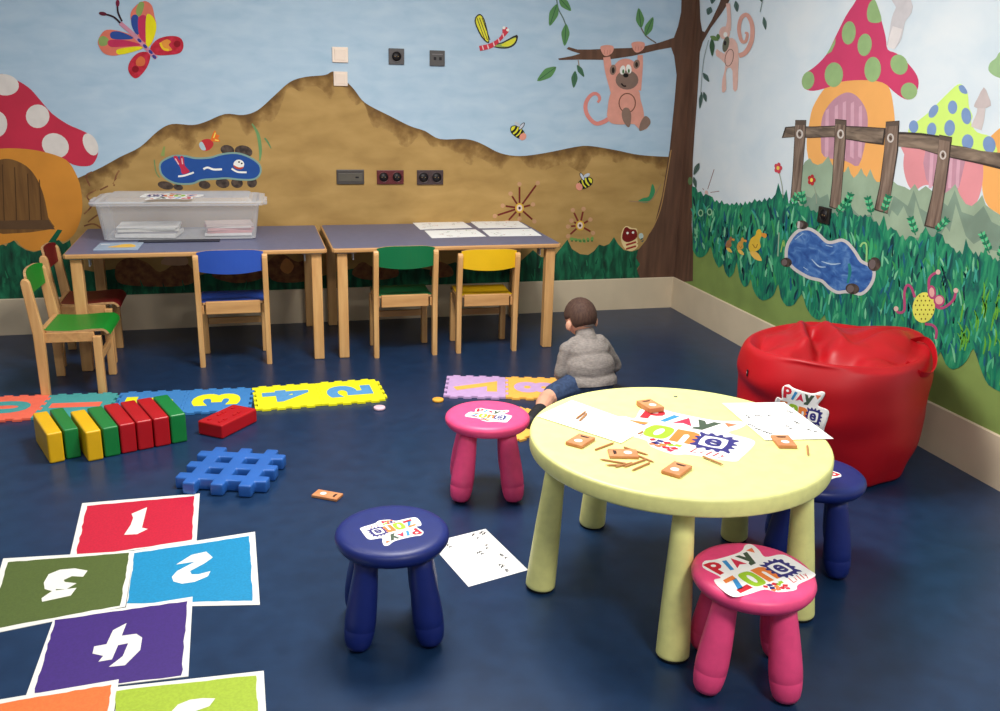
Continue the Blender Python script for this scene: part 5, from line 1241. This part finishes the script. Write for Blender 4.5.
# sweater
bm = bmesh.new()
ellipsoid(bm, (.004, -.008, .092), (.128, .102, .068)); ellipsoid(bm, (.002, .008, .155), (.121, .096, .095)); ellipsoid(bm, (0, .035, .222), (.104, .080, .070)); capsule(bm, (-.058, .05, .256), (.058, .05, .256), .043, .043)
capsule(bm, (-.002, .054, .27), (-.006, .080, .322), .054, .042)
for a, b, c in ((RS, RE, RW), (LS_, LE, LW)):
    capsule(bm, a, b, .040, .035); capsule(bm, b, b.lerp(c, .85), .035, .028)
sw = fuse('sweater', bm, KNIT, boy, .0045, 7, .0032)
zc = .052
bm = bmesh.new(); bm.from_mesh(sw.data); bmesh.ops.bisect_plane(bm, geom=list(bm.verts)+list(bm.edges)+list(bm.faces), plane_co=(0, 0, .070), plane_no=(0, -.25, -1), clear_outer=True); bm.to_mesh(sw.data); bm.free()
m = MB(); ring = [Vector((-.006+.041*math.cos(t), .080+.040*math.sin(t), .336-.014*math.sin(t))) for t in (2*PI*k/36 for k in range(37))]; m.tube(ring, .0085, KNIT, 8, False); m.build('collar', boy)
# shorts
bm = bmesh.new()
ellipsoid(bm, (0, -.002, .078), (.116, .094, .078))
for h_, k_ in ((Vector((-.06, .01, .075)), LK), (Vector((.06, .01, .075)), RK)): capsule(bm, h_, h_.lerp(k_, .74), .066, .056)
sh = fuse('shorts', bm, DENIM, boy, .0045, 5, .0018)
for v in sh.data.vertices:
    if v.co.z < .001: v.co.z = .001
for a_, t_ in ((LA, LT), (RA, RTO)):
    bm = bmesh.new(); d = (t_-a_).normalized()
    capsule(bm, a_+Vector((0, 0, -.002)), t_+d*.012, .034, .029); capsule(bm, a_.lerp(t_, .5), t_+d*.008, .032, .028)
    o = fuse('shoe', bm, SHOE, boy, .004, 4)
    zf = .0132 if a_ is LA else .001                                     # the left shoe stands on a foam tile
    for v in o.data.vertices:
        if v.co.z < zf: v.co.z = zf
    m = MB(); s_ = Vector((d.y, -d.x, 0)).normalized()
    P_ = [a_-d*.03, a_+s_*.03, a_.lerp(t_, .5)+s_*.030, t_+s_*.026, t_+d*.034, t_-s_*.026, a_.lerp(t_, .5)-s_*.03, a_-s_*.03]
    m.prism(smoothpts([(p_.x, p_.y) for p_ in P_], 4), zf-.0004, zf+.009, SOLE, .002); m.build('sole', o)

# ------------------------------------------------------------------ light
def lamp(name, x, y, sx, sy, e, c=(1, .97, .93)):
    L = bpy.data.lights.new(name, 'AREA'); L.shape = 'RECTANGLE'; L.size = sx; L.size_y = sy; L.energy = e; L.color = c
    o = bpy.data.objects.new(name, L); COL.objects.link(o); o.location = (x, y, 2.57); return o
lamp('ceiling_lamp', -1.95, -2.3, .8, .8, 88)
lamp('ceiling_lamp', -3.5, -2.4, .6, .6, 20)
lamp('ceiling_lamp', -1.5, -5.5, .6, .6, 62)
lamp('ceiling_lamp', -3.4, -5.5, .6, .6, 18)
w = bpy.data.worlds.new('world'); SC.world = w; w.use_nodes = True
w.node_tree.nodes['Background'].inputs[0].default_value = (.92, .96, 1, 1); w.node_tree.nodes['Background'].inputs[1].default_value = .24
SC.view_settings.view_transform = 'Standard'; SC.view_settings.look = 'None'; SC.view_settings.gamma = 1; SC.view_settings.use_curve_mapping = False; SC.view_settings.exposure = .07
SC.cycles.use_denoising = True
SC.cycles.max_bounces = 6
